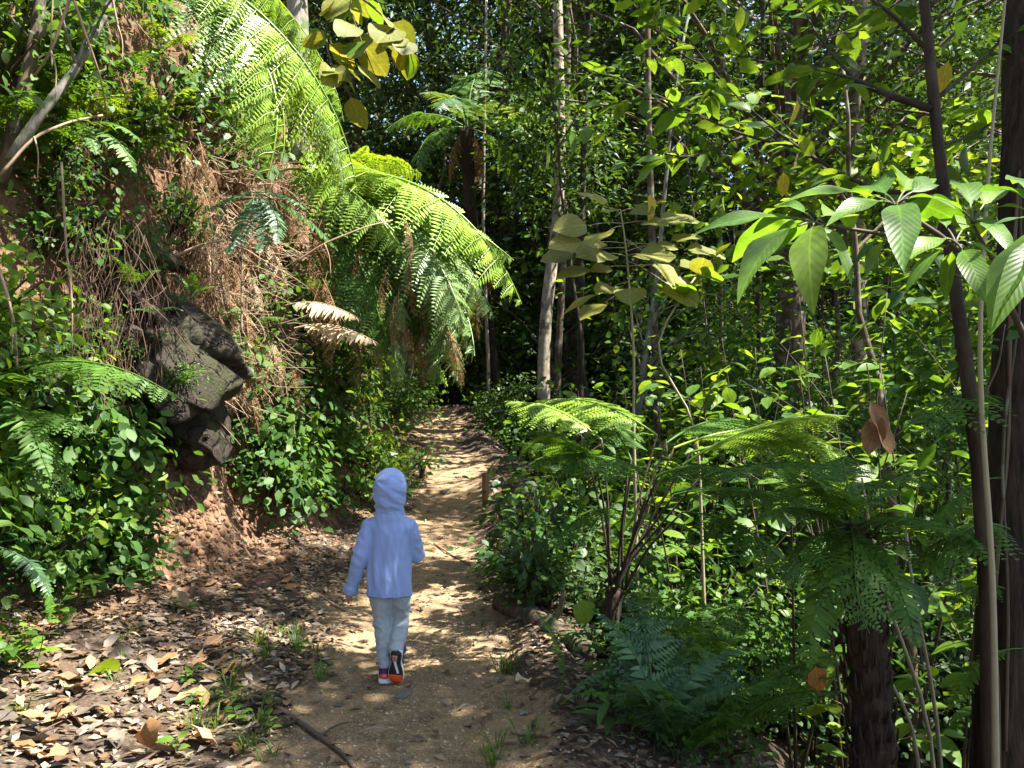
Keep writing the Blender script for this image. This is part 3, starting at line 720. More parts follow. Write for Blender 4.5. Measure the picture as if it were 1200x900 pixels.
whorl(955, 262, 2.25, [(892, 240, 2.5), (822, 270, 2.2), (858, 322, 1.95), (938, 345, 1.95), (1005, 325, 2.1), (905, 300, 2.5), (870, 290, 2.7), (1010, 262, 2.6)], LG)
whorl(1120, 285, 2.35, [(1150, 348, 2.1), (1072, 300, 2.15), (1062, 340, 2.3), (1190, 320, 2.3), (1160, 250, 2.7), (1085, 250, 2.7), (1105, 350, 2.5)], LG)
whorl(1140, 262, 2.45, [(1200, 240, 2.5), (1092, 232, 2.4), (1180, 218, 2.8), (1130, 205, 2.8), (1185, 290, 2.2)], LG)
whorl(1225, 262, 2.2, [(1152, 372, 2.0), (1160, 270, 2.2), (1165, 215, 2.5), (1200, 190, 2.6), (1260, 320, 2.0), (1280, 220, 2.5), (1190, 365, 1.95)], ['leaf_large', 'leaf_large', 'leaf_gloss'])

# ------------------------------------------------------------------ tree fern stump trunk
b3 = P(1025, 900, 3.6); g3 = gz(*b3[:2])
r = thing('broken_tree_fern', 'thick black fibrous tree fern trunk with few fronds at its broken top', 'tree fern', (b3[0], b3[1], g3))
tube_ob(r, 'trunk', [(b3[0], b3[1], g3-.1)] + PP((1024, 880, 3.6), (1020, 800, 3.6), (1012, 720, 3.6), (1004, 650, 3.6), (1000, 612, 3.6)), [.1, .095, .088, .082, .078, .06], 'fibre', 22, .1, 44)
mb = MB()
for i in range(140):
    f = R.uniform(0, 1); a = R.uniform(0, 2*PI); pp = np.array(P(np.interp(f, [0, 1], [1024, 1001]), np.interp(f, [0, 1], [900, 615]), 3.6)); rr = .078+.014*(1-f)
    e = pp + np.array([math.cos(a), math.sin(a), 0])*rr; mb.tube(np.array([e, e + [math.cos(a)*.015, math.sin(a)*.015, .03], e + [math.cos(a)*.017, math.sin(a)*.017, .05+R.uniform(0, .03)]]) - np.array(r.location), [.009, .004], 4, cap=False)
ob('frond_stubs', mb.mesh('frond_stubs', 'fibre'), r, kind='stuff')
c3 = P(1000, 618, 3.6)
for tx, ty, td, k in [(880, 600, 3.4, 'flat'), (1150, 640, 3.2, 'brack_a'), (1100, 560, 3.9, 'tree_b'), (960, 540, 4.2, 'tree_b'), (1130, 700, 3.3, 'brack_b'), (900, 690, 3.3, 'brack_b'), (1060, 760, 3.1, 'pin_b'), (930, 780, 3.2, 'pin_b'), (985, 740, 3.0, 'brack_b'), (1090, 620, 3.1, 'flat'), (930, 560, 3.2, 'flat')]:
    frond_between(r, k, c3, P(tx, ty, td), 'fern')
# pale canes beside it
rc = P(1090, 900, 4.2)
for i, (lab, pts) in enumerate([('pale bent cane leaning up behind the black tree fern trunk', [(1095, 870, 4.2), (1080, 800, 4.2), (1052, 745, 4.2), (1030, 690, 4.25), (1022, 640, 4.3), (1010, 560, 4.4)]),
                 ('straight pale cane with a fresh shoot at its foot', [(1102, 860, 4.1), (1090, 780, 4.1), (1073, 720, 4.1), (1066, 680, 4.15), (1060, 600, 4.3)]),
                 ('short pale cane lying low between the two dark trunks', [(1075, 850, 4.0), (1055, 815, 4.0), (1035, 785, 4.0), (1020, 760, 4.05)])]):
    g = P(*pts[0]); r = thing('cane_stem', lab, 'stem', (g[0], g[1], gz(*g[:2])), 'pale canes by the tree fern trunk')
    tube_ob(r, 'stem', [(g[0]+.03, g[1], gz(*g[:2])-.05)] + PP(*pts), [.014, .011, .006], 'cane', 6)
    for k in range(5 if i < 2 else 2):
        w = P(*pts[min(k, len(pts)-1)]); put_leaf(r, 'shrubg', w, rdir(1, .2)[0], [0, -.3, 1], R.uniform(.1, .18), 'leaf_lime' if k < 2 else None)

# ------------------------------------------------------------------ the fern tree in the middle, by the path edge
b4 = P(715, 775, 4.9); g4 = gz(*b4[:2])
c4 = P(722, 690, 4.9)
r = thing('young_tree_fern', 'young tree fern with dark stalks and wide lacy fronds beside the footpath', 'tree fern', (b4[0], b4[1], g4))
tube_ob(r, 'trunk', [(b4[0], b4[1], g4-.1), (b4[0]-.01, b4[1], (g4+c4[2])/2), tuple(c4)], [.06, .055, .05], 'fibre', 14, .1, 14)
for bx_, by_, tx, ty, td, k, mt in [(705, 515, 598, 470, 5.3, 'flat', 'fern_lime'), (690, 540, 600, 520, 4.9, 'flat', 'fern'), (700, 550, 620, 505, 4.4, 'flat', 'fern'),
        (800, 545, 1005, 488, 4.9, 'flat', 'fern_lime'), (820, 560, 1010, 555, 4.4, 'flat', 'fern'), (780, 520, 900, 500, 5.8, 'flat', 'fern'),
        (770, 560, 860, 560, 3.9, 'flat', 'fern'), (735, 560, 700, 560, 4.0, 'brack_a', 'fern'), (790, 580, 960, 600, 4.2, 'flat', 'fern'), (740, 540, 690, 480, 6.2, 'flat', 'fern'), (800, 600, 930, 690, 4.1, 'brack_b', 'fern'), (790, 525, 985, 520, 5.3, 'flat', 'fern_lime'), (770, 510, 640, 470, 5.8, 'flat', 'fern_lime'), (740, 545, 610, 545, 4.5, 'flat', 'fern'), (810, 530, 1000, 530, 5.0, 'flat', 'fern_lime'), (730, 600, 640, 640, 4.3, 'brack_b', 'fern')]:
    s0 = P(bx_, by_, 4.9 + (td-4.9)*.25)
    tube_ob(r, 'stalk', [c4 + R.normal(size=3)*.03, (c4+s0)/2 + [0, 0, .03], s0], [.009, .006], 'bark_dark', 5)
    frond_between(r, k, s0, P(tx, ty, td), mt, roll=R.uniform(-.2, .2))  # lime fronds have the sunlit tone put into their colour

# ------------------------------------------------------------------ sapling with round olive leaves
D5 = 7.0
b5 = P(748, 600, D5); g5 = gz(*b5[:2])
r = thing('round_leaved_sapling', 'thin sapling with tiers of big round olive-yellow leaves', 'sapling', (b5[0], b5[1], g5))
tube_ob(r, 'stem', [(b5[0], b5[1], g5-.05)] + PP((742, 480, D5), (744, 420, D5), (738, 340, D5), (732, 270, D5), (727, 245, D5)), [.02, .016, .013, .01, .006], 'cane', 7, 0, 20)
for (sx, sy, ex, ey, dd) in [(730, 262, 665, 265, -.2), (730, 262, 795, 258, .1), (732, 285, 660, 285, -.3), (733, 285, 845, 295, -.1), (733, 300, 690, 296, -.5), (734, 300, 770, 298, -.6), (735, 312, 672, 318, -.2), (735, 330, 688, 352, .1), (733, 280, 790, 325, -.4), (728, 250, 700, 238, .3), (728, 248, 760, 242, .4), (736, 340, 690, 365, -.3), (735, 312, 830, 312, .2), (733, 290, 640, 300, -.1), (734, 305, 805, 345, -.3), (730, 265, 700, 275, -.6), (733, 295, 815, 275, 0), (735, 325, 740, 345, -.6)]:
    a_, e_ = P(sx, sy, D5), P(ex, ey, D5+dd); v = e_-a_
    pt = a_ + v*.6; tube_ob(r, 'leaf_stalk', [a_, (a_+pt)/2+[0, 0, .02], pt], [.004, .0025], 'cane', 4, n=6)
    put_leaf(r, 'round', pt, v*[1, .6, 1]+[0, -.05, .02], np.array([0, -.5, 1.0])+R.normal(size=3)*.25, .36*R.uniform(.8, 1.15))
    if R.random() < .7: put_leaf(r, 'round', a_+v*.3, np.array([v[0]*.5, -.2, -.03]), np.array([0, -.8, 1.0])+R.normal(size=3)*.2, .25*R.uniform(.8, 1.1))
put_leaf(r, 'round', P(762, 225, D5), [.1, -.1, -1], [1, -.6, .2], .25, 'leaf_yellow')
# bent pale stem with lobed leaves near it
b6 = P(828, 640, 6.8)
r = thing('forked_sapling', 'pale forked sapling leaning across the sunlit shrubs', 'sapling', (b6[0], b6[1], gz(*b6[:2])))
tube_ob(r, 'stem', [(b6[0], b6[1], gz(*b6[:2])-.05)] + PP((818, 490, 6.8), (795, 455, 6.8), (755, 415, 6.8), (790, 360, 6.8), (815, 325, 6.8)), [.02, .014, .01, .007], 'cane', 6, 0, 18)
leafy_branch(r, PP((790, 360, 6.8), (815, 330, 6.8), (840, 300, 6.8)), [.007, .003], 10, 'round', .24, .2, ['leaf_olive', 'leaf_lime'])
leafy_branch(r, PP((818, 490, 6.8), (835, 450, 6.7), (860, 420, 6.7)), [.007, .003], 12, 'shrub', .15, .2)

# ------------------------------------------------------------------ branch of round leaves hanging in over the bank
r = thing('hanging_branch', 'branch of broad round yellow-green leaves hanging in over the bank bracken', 'branch', P(380, -120, 5.6))
for pts, n in [([(380, -120, 5.6), (400, -20, 5.5), (420, 40, 5.4), (440, 90, 5.3)], 13), ([(400, -20, 5.5), (440, 10, 5.4), (470, 40, 5.3), (490, 80, 5.3)], 12), ([(400, -20, 5.5), (380, 30, 5.4), (385, 70, 5.3), (410, 110, 5.2)], 12)]:
    leafy_branch(r, PP(*pts), [.012, .003], n, 'round', .23, .2, ['leaf_olive', 'leaf_olive', 'leaf_lime'], 'bark_brown')

# ------------------------------------------------------------------ boulder in the bank
def np_normals(me):
    n = np.empty(len(me.vertices)*3, np.float32); me.vertices.foreach_get('normal', n); return n.reshape(-1, 3)
def get_co(me):
    n = np.empty(len(me.vertices)*3, np.float32); me.vertices.foreach_get('co', n); return n.reshape(-1, 3)
def set_co(me, c): me.vertices.foreach_set('co', np.asarray(c, np.float32).ravel()); me.update()
def ico(sub):
    import bmesh
    bm = bmesh.new(); bmesh.ops.create_icosphere(bm, subdivisions=sub, radius=1)
    V = np.array([v.co[:] for v in bm.verts]); T = np.array([[v.index for v in f.verts] for f in bm.faces]); bm.free(); return V, T
ICO5 = ico(5); ICO1 = ico(1); ICO2 = ico(2)
def rock_mat(name, c1, c2, moss=None):
    m, nt, b, out = mat(name); g = N(nt, 'ShaderNodeTexCoord'); mp = N(nt, 'ShaderNodeMapping'); mp.inputs['Scale'].default_value = (1, 1, .35); mp.inputs['Rotation'].default_value = (.3, .5, 0); L(nt, g.outputs['Object'], mp.inputs[0])
    n1 = noise_(nt, mp.outputs[0], 7, 8, .7); n2 = noise_(nt, g.outputs['Object'], 2.3, 5, .6); vo = N(nt, 'ShaderNodeTexVoronoi'); vo.feature = 'DISTANCE_TO_EDGE'; vo.inputs['Scale'].default_value = 3.2
    wob = N(nt, 'ShaderNodeVectorMath'); wob.operation = 'MULTIPLY_ADD'; L(nt, noise_(nt, g.outputs['Object'], 4, 4), wob.inputs[0]); wob.inputs[1].default_value = (.5, .5, .5); L(nt, mp.outputs[0], wob.inputs[2]); L(nt, wob.outputs[0], vo.inputs['Vector'])
    crack = ramp(nt, [(.0, (0, 0, 0)), (.05, (1, 1, 1))], vo.outputs[0]).outputs[0]
    col = mixc(nt, ramp(nt, [(.35, (0, 0, 0)), (.68, (1, 1, 1))], n1).outputs[0], c1, c2)
    if moss: col = mixc(nt, ramp(nt, [(.5, (0, 0, 0)), (.6, (1, 1, 1))], n2).outputs[0], col, moss)
    col = mixc(nt, 1.0, col, ramp(nt, [(0, (.35, .3, .28)), (1, (1, 1, 1))], crack).outputs[0], 'MULTIPLY')
    L(nt, col, b.inputs['Base Color']); b.inputs['Roughness'].default_value = .8; b.inputs['Specular IOR Level'].default_value = .25
    bump_(nt, math_(nt, 'ADD', math_(nt, 'MULTIPLY', n1, 1.0), math_(nt, 'MULTIPLY', crack, .35)), .9, .08, b); return m
M['rock'] = rock_mat('dark_rock', (.012, .0085, .006), (.05, .036, .026), (.028, .03, .012))
M['stone'] = rock_mat('grey_stone', (.16, .15, .14), (.33, .31, .28))
M['pale_stone'] = rock_mat('pale_stone', (.4, .36, .3), (.55, .5, .42))
def rock_mesh(V0, sx, sy, sz, seed, amp=.25, cut=.0):
    V = V0.copy()
    d = fbm(V[:, 0]*1.3+seed, V[:, 1]*1.3+V[:, 2]*2.1, seed, 4)*amp + fbm(V[:, 2]*3+seed, V[:, 0]*2-V[:, 1]*2, seed+5, 4)*amp*.4
    V = V*(1+d)[:, None]
    if cut:                                # flat facets
        for k in range(9):
            n = R.normal(size=3); n /= np.linalg.norm(n); h = V@n - R.uniform(.6, .85); V -= np.outer(np.clip(h, 0, None)*cut, n)
    return V*[sx, sy, sz]
def boulder(label, px0, px1, py0, py1, d, depth, seed, name='boulder'):
    c = P((px0+px1)/2, (py0+py1)/2, d); k = d/F
    V = rock_mesh(ICO5[0], (px1-px0)/2*k, depth, (py1-py0)/2*k, seed, .16, .8)
    me = me_np(name, V, None, ICO5[1], 'rock', smooth=True)
    return ob(name, me, None, Matrix.Translation(Vector(c)), label, 'boulder')
def slab_rock(label, cx_, cy_, d, sx, sy, sz, rot, seed):
    V = rock_mesh(ICO5[0], sx, sy, sz, seed, .3, .8); me = me_np('boulder', V, None, ICO5[1], 'rock', smooth=True)
    return ob('boulder', me, None, Matrix.Translation(Vector(P(cx_, cy_, d))) @ Matrix.Rotation(math.radians(rot), 4, 'Y'), label, 'boulder')
rocks = [slab_rock('dark earthy boulder with a worn blunt nose jutting out of the bank', 205, 405, 6.4, .72, .7, .42, 40, 3.3),
    slab_rock('dark rock under the jutting boulder in the soil face', 228, 500, 6.65, .36, .45, .3, 10, 5.7),
    slab_rock('shaded rock low in the bank behind the fresh fern frond', 60, 430, 6.0, .55, .5, .6, 0, 12.7),
    slab_rock('earthy rock ledge draped with roots above the jutting boulder', 100, 275, 6.55, .8, .6, .26, 15, 8.1)]
from mathutils.bvhtree import BVHTree
_rv = []; _rf = []; _n = 0
for o in rocks:
    V = np.array([o.matrix_basis @ v.co for v in o.data.vertices]); _rv += V.tolist(); _rf += (ICO5[1] + _n).tolist(); _n += len(V)
RB = BVHTree.FromPolygons(_rv, _rf)
def rock_hit(px, py):
    q = RB.ray_cast(Vector((0, 0, CAM_Z)), Vector(rays(px, py)))
    return (None, None) if q[0] is None else (np.array(q[0]), np.array(q[1]))
# ------------------------------------------------------------------ bank: trunks, hanging stems, dead tangle
for i, (lab, pts, rad, mt) in enumerate([
    ('grey leaning trunk rising from the bank above the boulder', [(0, 215, 5.6), (20, 140, 5.6), (40, 50, 5.7), (55, -60, 5.8), (60, -220, 6)], [.05, .04, .032], 'bark_brown'),
    ('thinner grey trunk slanting across the leaning one', [(10, 190, 5.4), (50, 130, 5.4), (90, 80, 5.6), (140, -20, 6), (170, -160, 6.3)], [.035, .03, .022], 'bark_grey'),
    ('mossy upright stump trunk at the top of the bank behind the bracken', [(350, 190, 8.6), (352, 90, 8.6), (348, 0, 8.7), (345, -140, 8.8)], [.13, .11, .09], 'bark_grey')]):
    g = P(*pts[0]); r = thing('bank_tree', lab, 'tree', tuple(g))
    tube_ob(r, 'trunk', PP(*pts), rad, mt, 9, .05, 22)
    for k in range(3):
        s_ = P(*pts[2]); e = s_ + np.array([R.uniform(-.6, .9), R.uniform(-.6, .2), R.uniform(.2, .9)])
        leafy_branch(r, [s_, (s_+e)/2+[0, 0, .1], e], [.012, .004], 16, 'herb', .12, .2, ['leaf', 'leaf_lime', 'leaf_gloss'], 'bark_grey')
HANG = [('dry pale vine hanging in a curve across the bank top', [(85, -10, 4.6), (60, 60, 4.6), (40, 90, 4.7)], .011),
        ('forked dry vine hanging down over the roots', [(82, -15, 4.6), (100, 40, 4.6), (118, 90, 4.7), (126, 138, 4.9)], .008),
        ('thin dry vine beside the forked one', [(62, -10, 4.7), (60, 40, 4.7), (61, 80, 4.7)], .006),
        ('straight hanging root dangling in front of the boulder', [(72, 190, 5.0), (78, 300, 5.0), (85, 350, 5.0), (84, 415, 5.0)], .009),
        ('pale curling root at the edge of the bank', [(-10, 290, 4.4), (10, 350, 4.4), (18, 390, 4.5), (20, 430, 4.5)], .012),
        ('slanting dead branch lying over the roots', [(0, 205, 5.2), (40, 160, 5.3), (80, 143, 5.5), (120, 135, 5.8)], .012),
        ('long dry twig leaning out of the dead ferns', [(345, 308, 7.2), (380, 285, 7.2), (430, 265, 7.3), (460, 258, 7.5)], .01),
        ('dark stick poking out above the boulder', [(205, 300, 6.0), (240, 285, 6.0), (262, 282, 6.2)], .012),
        ('thin upright dead stem in the dead ferns', [(283, 390, 6.9), (283, 330, 6.9), (285, 270, 6.9)], .009),
        ('reddish dry stem arching from the bank top', [(130, -10, 5.5), (138, 30, 5.5), (145, 60, 5.6)], .009),
        ('slim green liana crossing the bank foliage', [(135, -8, 5.2), (170, 40, 5.2), (200, 70, 5.4), (230, 90, 5.6)], .005)]
for lab, pts, rad in HANG:
    g = P(*pts[0]); r = thing('vine_stem', lab, 'vine', tuple(g)); tube_ob(r, 'stem', PP(*pts), [rad, rad*.6], 'twig_dry', 6, .08, 16)
    if rad > .0085: tube_ob(r, 'side_twig', [P(*pts[1]), P(*pts[1]) + np.array([.06, -.05, -.12]), P(*pts[1]) + np.array([.08, -.1, -.3])], [rad*.5, rad*.25], 'twig_dry', 5, .05, 8)
# fine hanging roots over the boulder
def strands(name, n, box, length, rad, mt, label, cat, d0, d1, dirn=(0, 0, -1), wob=.35):
    mb = MB(); p0 = bankpt((box[0]+box[2])/2, (box[1]+box[3])/2)
    for i in range(n):
        p = bankpt(R.uniform(box[0], box[2]), R.uniform(box[1], box[3]), R.uniform(d0, d1)); l = length*R.uniform(.4, 1.3)
        d = np.array(dirn) + R.normal(size=3)*wob; e = p + d/np.linalg.norm(d)*l; m_ = (p+e)/2 + R.normal(size=3)*l*.12
        mb.tube(curve([p, m_, e], 6)-p0, [rad, rad*.4], 3, cap=False)
    return ob(name, mb.mesh(name, mt), None, Matrix.Translation(Vector(p0)), label, cat, kind='stuff')
strands('hanging_roots', 520, (60, 120, 255, 330), .5, .0022, 'root', 'matted reddish-brown roots hanging over the top of the boulder', 'roots', .05, .5, (0, -.1, -1), .55)
strands('dead_stems', 1000, (210, 150, 350, 470), .6, .005, 'twig_dry', 'tangle of dry straw stems sticking out of the bank', 'dead stems', .02, .35, (.5, -.2, -.5), .7)
strands('dry_roots', 420, (90, 250, 265, 420), .5, .003, 'root', 'thin roots trailing down the face of the boulder', 'roots', .5, 1.1, (0, -.1, -1), .3)

# dead fronds draped over the lit face
r = thing('dead_bracken', 'mass of brown dead fern fronds draped down the sunlit bank', 'fern', P(290, 300, 7.4))
for i in range(230):
    a, b_ = R.uniform(210, 350), R.uniform(130, 440); p = bankpt(a, b_, R.uniform(.05, .5)); l = R.uniform(.4, .9)
    frond_between(r, 'dead', p, p + np.array([R.uniform(-.1, .45), -.15+R.uniform(-.2, .2), -1])*l*.8, ['frond_dead', 'frond_straw'][i % 3 == 0], R.uniform(-.6, .6), name='dead_frond')
r = thing('dead_bracken', 'brown dead fronds hanging in the shade under the long green fronds', 'fern', P(430, 290, 8.6))
for i in range(34):
    a, b_ = R.uniform(360, 500), R.uniform(250, 380); p = P(a, b_, R.uniform(8.2, 9.2)); l = R.uniform(.5, 1.0)
    frond_between(r, 'dead', p, p + np.array([R.uniform(-.2, .35), -.1, -1])*l*.8, 'frond_dead', R.uniform(-.6, .6), name='dead_frond')
r = thing('dead_bracken', 'reddish dead fronds hanging above the roots at the top of the bank', 'fern', P(110, 150, 6.2))
for i in range(60):
    a, b_ = R.uniform(60, 330), R.uniform(80, 230); p = bankpt(a, b_, R.uniform(.05, .4)); l = R.uniform(.3, .6)
    frond_between(r, 'dead', p, p + np.array([R.uniform(-.2, .3), -.1, -1])*l*.8, 'frond_dead', R.uniform(-.6, .6), name='dead_frond')
r = thing('dry_fern', 'two stiff bleached fern fronds pointing out from the bank', 'fern', P(350, 365, 7.9))
frond_between(r, 'dead_pin', P(335, 358, 7.6), P(420, 374, 6.8), 'frond_straw'); frond_between(r, 'dead_pin', P(345, 385, 7.6), P(440, 402, 6.7), 'frond_straw')

# ------------------------------------------------------------------ the long bright fronds
r = thing('arching_bracken', 'big sunlit fern whose long yellow-green frond slopes down over the bank top', 'fern', P(200, -60, 6.2))
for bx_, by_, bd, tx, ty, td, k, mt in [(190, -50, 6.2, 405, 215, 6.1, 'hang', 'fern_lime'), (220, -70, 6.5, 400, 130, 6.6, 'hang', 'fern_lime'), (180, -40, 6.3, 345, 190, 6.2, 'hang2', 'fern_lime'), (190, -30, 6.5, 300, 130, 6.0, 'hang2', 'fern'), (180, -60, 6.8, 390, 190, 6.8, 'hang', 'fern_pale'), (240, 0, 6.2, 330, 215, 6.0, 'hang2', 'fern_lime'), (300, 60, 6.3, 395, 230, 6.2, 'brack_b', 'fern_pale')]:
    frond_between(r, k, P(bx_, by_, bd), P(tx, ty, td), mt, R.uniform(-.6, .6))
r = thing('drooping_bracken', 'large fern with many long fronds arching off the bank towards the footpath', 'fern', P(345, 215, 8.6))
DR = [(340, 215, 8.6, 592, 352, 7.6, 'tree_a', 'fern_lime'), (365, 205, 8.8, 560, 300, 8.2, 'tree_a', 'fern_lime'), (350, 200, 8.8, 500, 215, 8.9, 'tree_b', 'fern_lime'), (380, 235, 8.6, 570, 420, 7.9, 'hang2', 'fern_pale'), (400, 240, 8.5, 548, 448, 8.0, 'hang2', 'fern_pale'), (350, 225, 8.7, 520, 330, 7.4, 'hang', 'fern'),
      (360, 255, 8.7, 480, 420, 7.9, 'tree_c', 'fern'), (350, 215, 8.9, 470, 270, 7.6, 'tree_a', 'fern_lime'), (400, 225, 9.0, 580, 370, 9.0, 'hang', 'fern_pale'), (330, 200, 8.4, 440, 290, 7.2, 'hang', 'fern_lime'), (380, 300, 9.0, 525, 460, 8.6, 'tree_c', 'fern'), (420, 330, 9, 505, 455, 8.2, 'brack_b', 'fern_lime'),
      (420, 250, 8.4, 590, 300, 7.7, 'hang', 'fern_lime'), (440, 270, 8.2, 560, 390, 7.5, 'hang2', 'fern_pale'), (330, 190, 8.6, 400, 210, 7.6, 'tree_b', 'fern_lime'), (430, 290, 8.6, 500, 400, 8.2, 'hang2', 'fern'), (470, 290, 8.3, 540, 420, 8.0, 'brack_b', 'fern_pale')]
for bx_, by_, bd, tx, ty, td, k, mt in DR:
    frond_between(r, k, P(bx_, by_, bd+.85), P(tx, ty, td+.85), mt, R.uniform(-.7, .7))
for i in range(26):
    a, b_ = R.uniform(400, 560), R.uniform(270, 400); p = P(a, b_, R.uniform(8.4, 9.3)); l = R.uniform(.35, .75)
    frond_between(r, 'dead' if i % 3 else 'hang2', p, p + np.array([R.uniform(-.15, .3), -.1, -1])*l, ['frond_straw', 'frond_dead', 'fern_pale'][i % 3] if i % 3 else 'fern_pale', R.uniform(-1, 1), name='hanging_frond')
r = thing('fishbone_fern', 'dark bluish fern with stiff comb-like fronds above the dead bracken', 'fern', P(300, 225, 7.3))
for tx, ty, td in [(345, 290, 6.9), (325, 300, 6.9), (370, 250, 7.1), (290, 300, 6.8), (250, 250, 6.8), (400, 300, 7.4)]:
    frond_between(r, 'pin_c', P(300, 225, 7.3), P(tx, ty, td), 'fern_blue')
r = thing('fishbone_fern', 'small fern with two feathery fronds over the rooty bank top', 'fern', P(90, 160, 5.9))
for tx, ty, td in [(105, 180, 5.6), (150, 200, 5.6), (160, 165, 5.7)]:
    frond_between(r, 'pin_b', P(90, 150, 5.9), P(tx, ty, td), 'fern')
# near fern at the frame's edge
r = thing('spreading_fern', 'fresh green fern with a wide frond reaching in front of the boulder', 'fern', P(-10, 470, 4.7))
for bx_, by_, tx, ty, td, k in [(0, 440, 198, 470, 4.5, 'brack_b'), (-20, 430, 60, 350, 4.6, 'pin_a'), (-20, 470, 55, 440, 4.2, 'pin_c'), (-20, 500, 90, 510, 4.3, 'brack_b'), (-20, 460, 40, 560, 4.2, 'pin_b'), (-30, 480, 70, 590, 4.4, 'brack_b'), (0, 430, 120, 430, 4.9, 'brack_a')]:
    frond_between(r, k, P(bx_, by_, 4.7), P(tx, ty, td), 'fern')
g = P(-10, 640, 4.3)
r = thing('bluish_fern', 'bluish fern frond drooping low among the broad-leaved herbs', 'fern', tuple(g))
frond_between(r, 'pin_b', g, P(50, 700, 4.1), 'fern_blue'); frond_between(r, 'pin_b', g, P(60, 640, 4.4), 'fern_blue'); frond_between(r, 'pin_a', g, P(75, 725, 4.3), 'fern')

# ------------------------------------------------------------------ cover on the bank and the gully side
def tilt_M(p, nrm, k=.5, s=1.0):
    z = np.asarray(nrm)*k + np.array([0, 0, 1-k]); z /= np.linalg.norm(z)
    a = R.uniform(0, 2*PI); y = np.array([math.cos(a), math.sin(a), 0]); x = np.cross(y, z); x /= np.linalg.norm(x); y = np.cross(z, x)
    return mtx(np.stack([x, y, z], 1), p, s)
B_small = [bush_mesh('small_plant%d' % i, [.3, .4, .26, .5][i], [.26, .22, .3, .3][i], [150, 170, 160, 200][i], [.055, .065, .045, .075][i], 'leaf') for i in range(4)]
B_near = [bush_mesh('near_bush%d' % i, [.8, 1.1, .65][i], [.5, .55, .6][i], [800, 1000, 850][i], [.06, .068, .072][i], 'leaf_gloss') for i in range(3)]
def cover(n, box, meshes, name, label, cat, group, mats, s0, s1, k=.5, off=.0, keep=None):
    px = R.uniform(box[0], box[2], n); py = R.uniform(box[1], box[3], n); p, ok = hits(px, py); nr = normal(p[:, 0], p[:, 1])
    for i in range(n):
        if not ok[i] or (keep is not None and not keep(px[i], py[i], p[i])): continue
        m_ = meshes[R.integers(len(meshes))]
        r = ob(name, None, None, tilt_M(p[i] + nr[i]*off, nr[i], k, R.uniform(s0, s1)*(float(np.clip(p[i, 1]/7.5, .4, 1.2)) if p[i, 0] > -.3 else 1)), label, cat, group)
        mm = mats[R.integers(len(mats))]
        ob('stems', m_[0], r, kind='stuff'); ob('foliage', m_[1], r, kind='stuff', mat_=mm)
G3 = ['leaf', 'leaf', 'leaf_lime', 'leaf_gloss']
soilgap = lambda a, b_, p: not (150 < a < 275 and 545 < b_ < 680) and not (275 < a < 345 and 600 < b_)
cover(62, (265, 440, 500, 600), B_small, 'bank_plant', 'small bright leafy plant growing thickly on the bank below the drooping fern', 'plant', 'leafy plants on the bank below the drooping fern', G3, .8, 1.5, keep=soilgap)
cover(30, (-10, 470, 165, 690), B_small, 'bank_plant', 'small leafy plant growing at the bank foot under the rocks', 'plant', 'leafy plants at the bank foot under the rocks', G3, .8, 1.4, keep=soilgap)
cover(17, (-10, 10, 230, 210), B_small + B_near[:1], 'bank_plant', 'leafy plant growing on the upper bank above the boulder', 'plant', 'leafy plants on the upper bank', G3, .9, 1.7)
cover(12, (200, 150, 400, 420), B_small, 'bank_plant', 'leafy plant growing between the dead fronds on the bank', 'plant', 'leafy plants between the dead fronds', G3, .8, 1.5)
cover(11, (-10, 220, 200, 470), B_small, 'bank_plant', 'shaded leafy plant growing in the cracks round the boulders', 'plant', 'leafy plants round the boulders', ['leaf', 'leaf_dark', 'leaf_gloss'], .6, 1.1)
cover(22, (380, 250, 520, 500), B_near, 'bank_shrub', 'bushy plant growing under the drooping fern at the bend', 'shrub', 'bushy plants under the drooping fern', ['leaf_dark', 'leaf'], .8, 1.4)
# the bank and gully go on beyond the picture
for i in range(70):
    y = R.uniform(2.2, 5.4); t = R.uniform(.1, 2.0); x = float(cxf(y) - bff(y) - t)
    p = np.array([x, y, gz(x, y)])
    if abs(x)/y < .69: continue
    m_ = (B_small + B_near)[R.integers(7)]; r = ob('bank_plant', None, None, tilt_M(p, normal(np.array([x]), np.array([y]))[0], .5, R.uniform(.8, 1.3)), 'leafy plant on the steep bank short of the fresh fern', 'plant', 'leafy plants on the bank short of the fresh fern')
    ob('stems', m_[0], r, kind='stuff'); ob('foliage', m_[1], r, kind='stuff', mat_=G3[i % 4])
for i in range(16):
    y = R.uniform(3, 9); x = R.uniform(.66*y, .66*y + 4)
    put_bush('gully_bush', 'leafy bush in the gully past the thick dark trunk', B_far[i % 3], (x, y, gz(x, y)), 'bushes past the thick dark trunk', R.uniform(.35, .6), ['leaf', 'leaf_gloss', 'leaf_lime'][i % 3])
# ferns on the bank
FG = ['pin_a', 'pin_b', 'brack_a', 'brack_b']
def ferns(n, box, label, group, length, keys=FG, mats=('fern', 'fern', 'fern_lime'), nf=6, keep=None, dead=0, **kw):
    px = R.uniform(box[0], box[2], n); py = R.uniform(box[1], box[3], n); p, ok = hits(px, py); nr = normal(p[:, 0], p[:, 1])
    for i in range(n):
        if not ok[i] or (keep is not None and not keep(px[i], py[i], p[i])): continue
        fern(label, p[i], nf, length*R.uniform(.7, 1.25), [keys[(i+j) % len(keys)] for j in range(2)], mats[i % len(mats)], group, lean=nr[i]*.7, dead=dead, **kw)
ferns(22, (270, 470, 480, 590), 'small green fern among the leafy plants below the drooping fern', 'ferns below the drooping fern', .4, keep=soilgap)
ferns(9, (0, 480, 150, 640), 'small green fern among the herbs under the rocks', 'ferns at the bank foot under the rocks', .38, keep=soilgap)
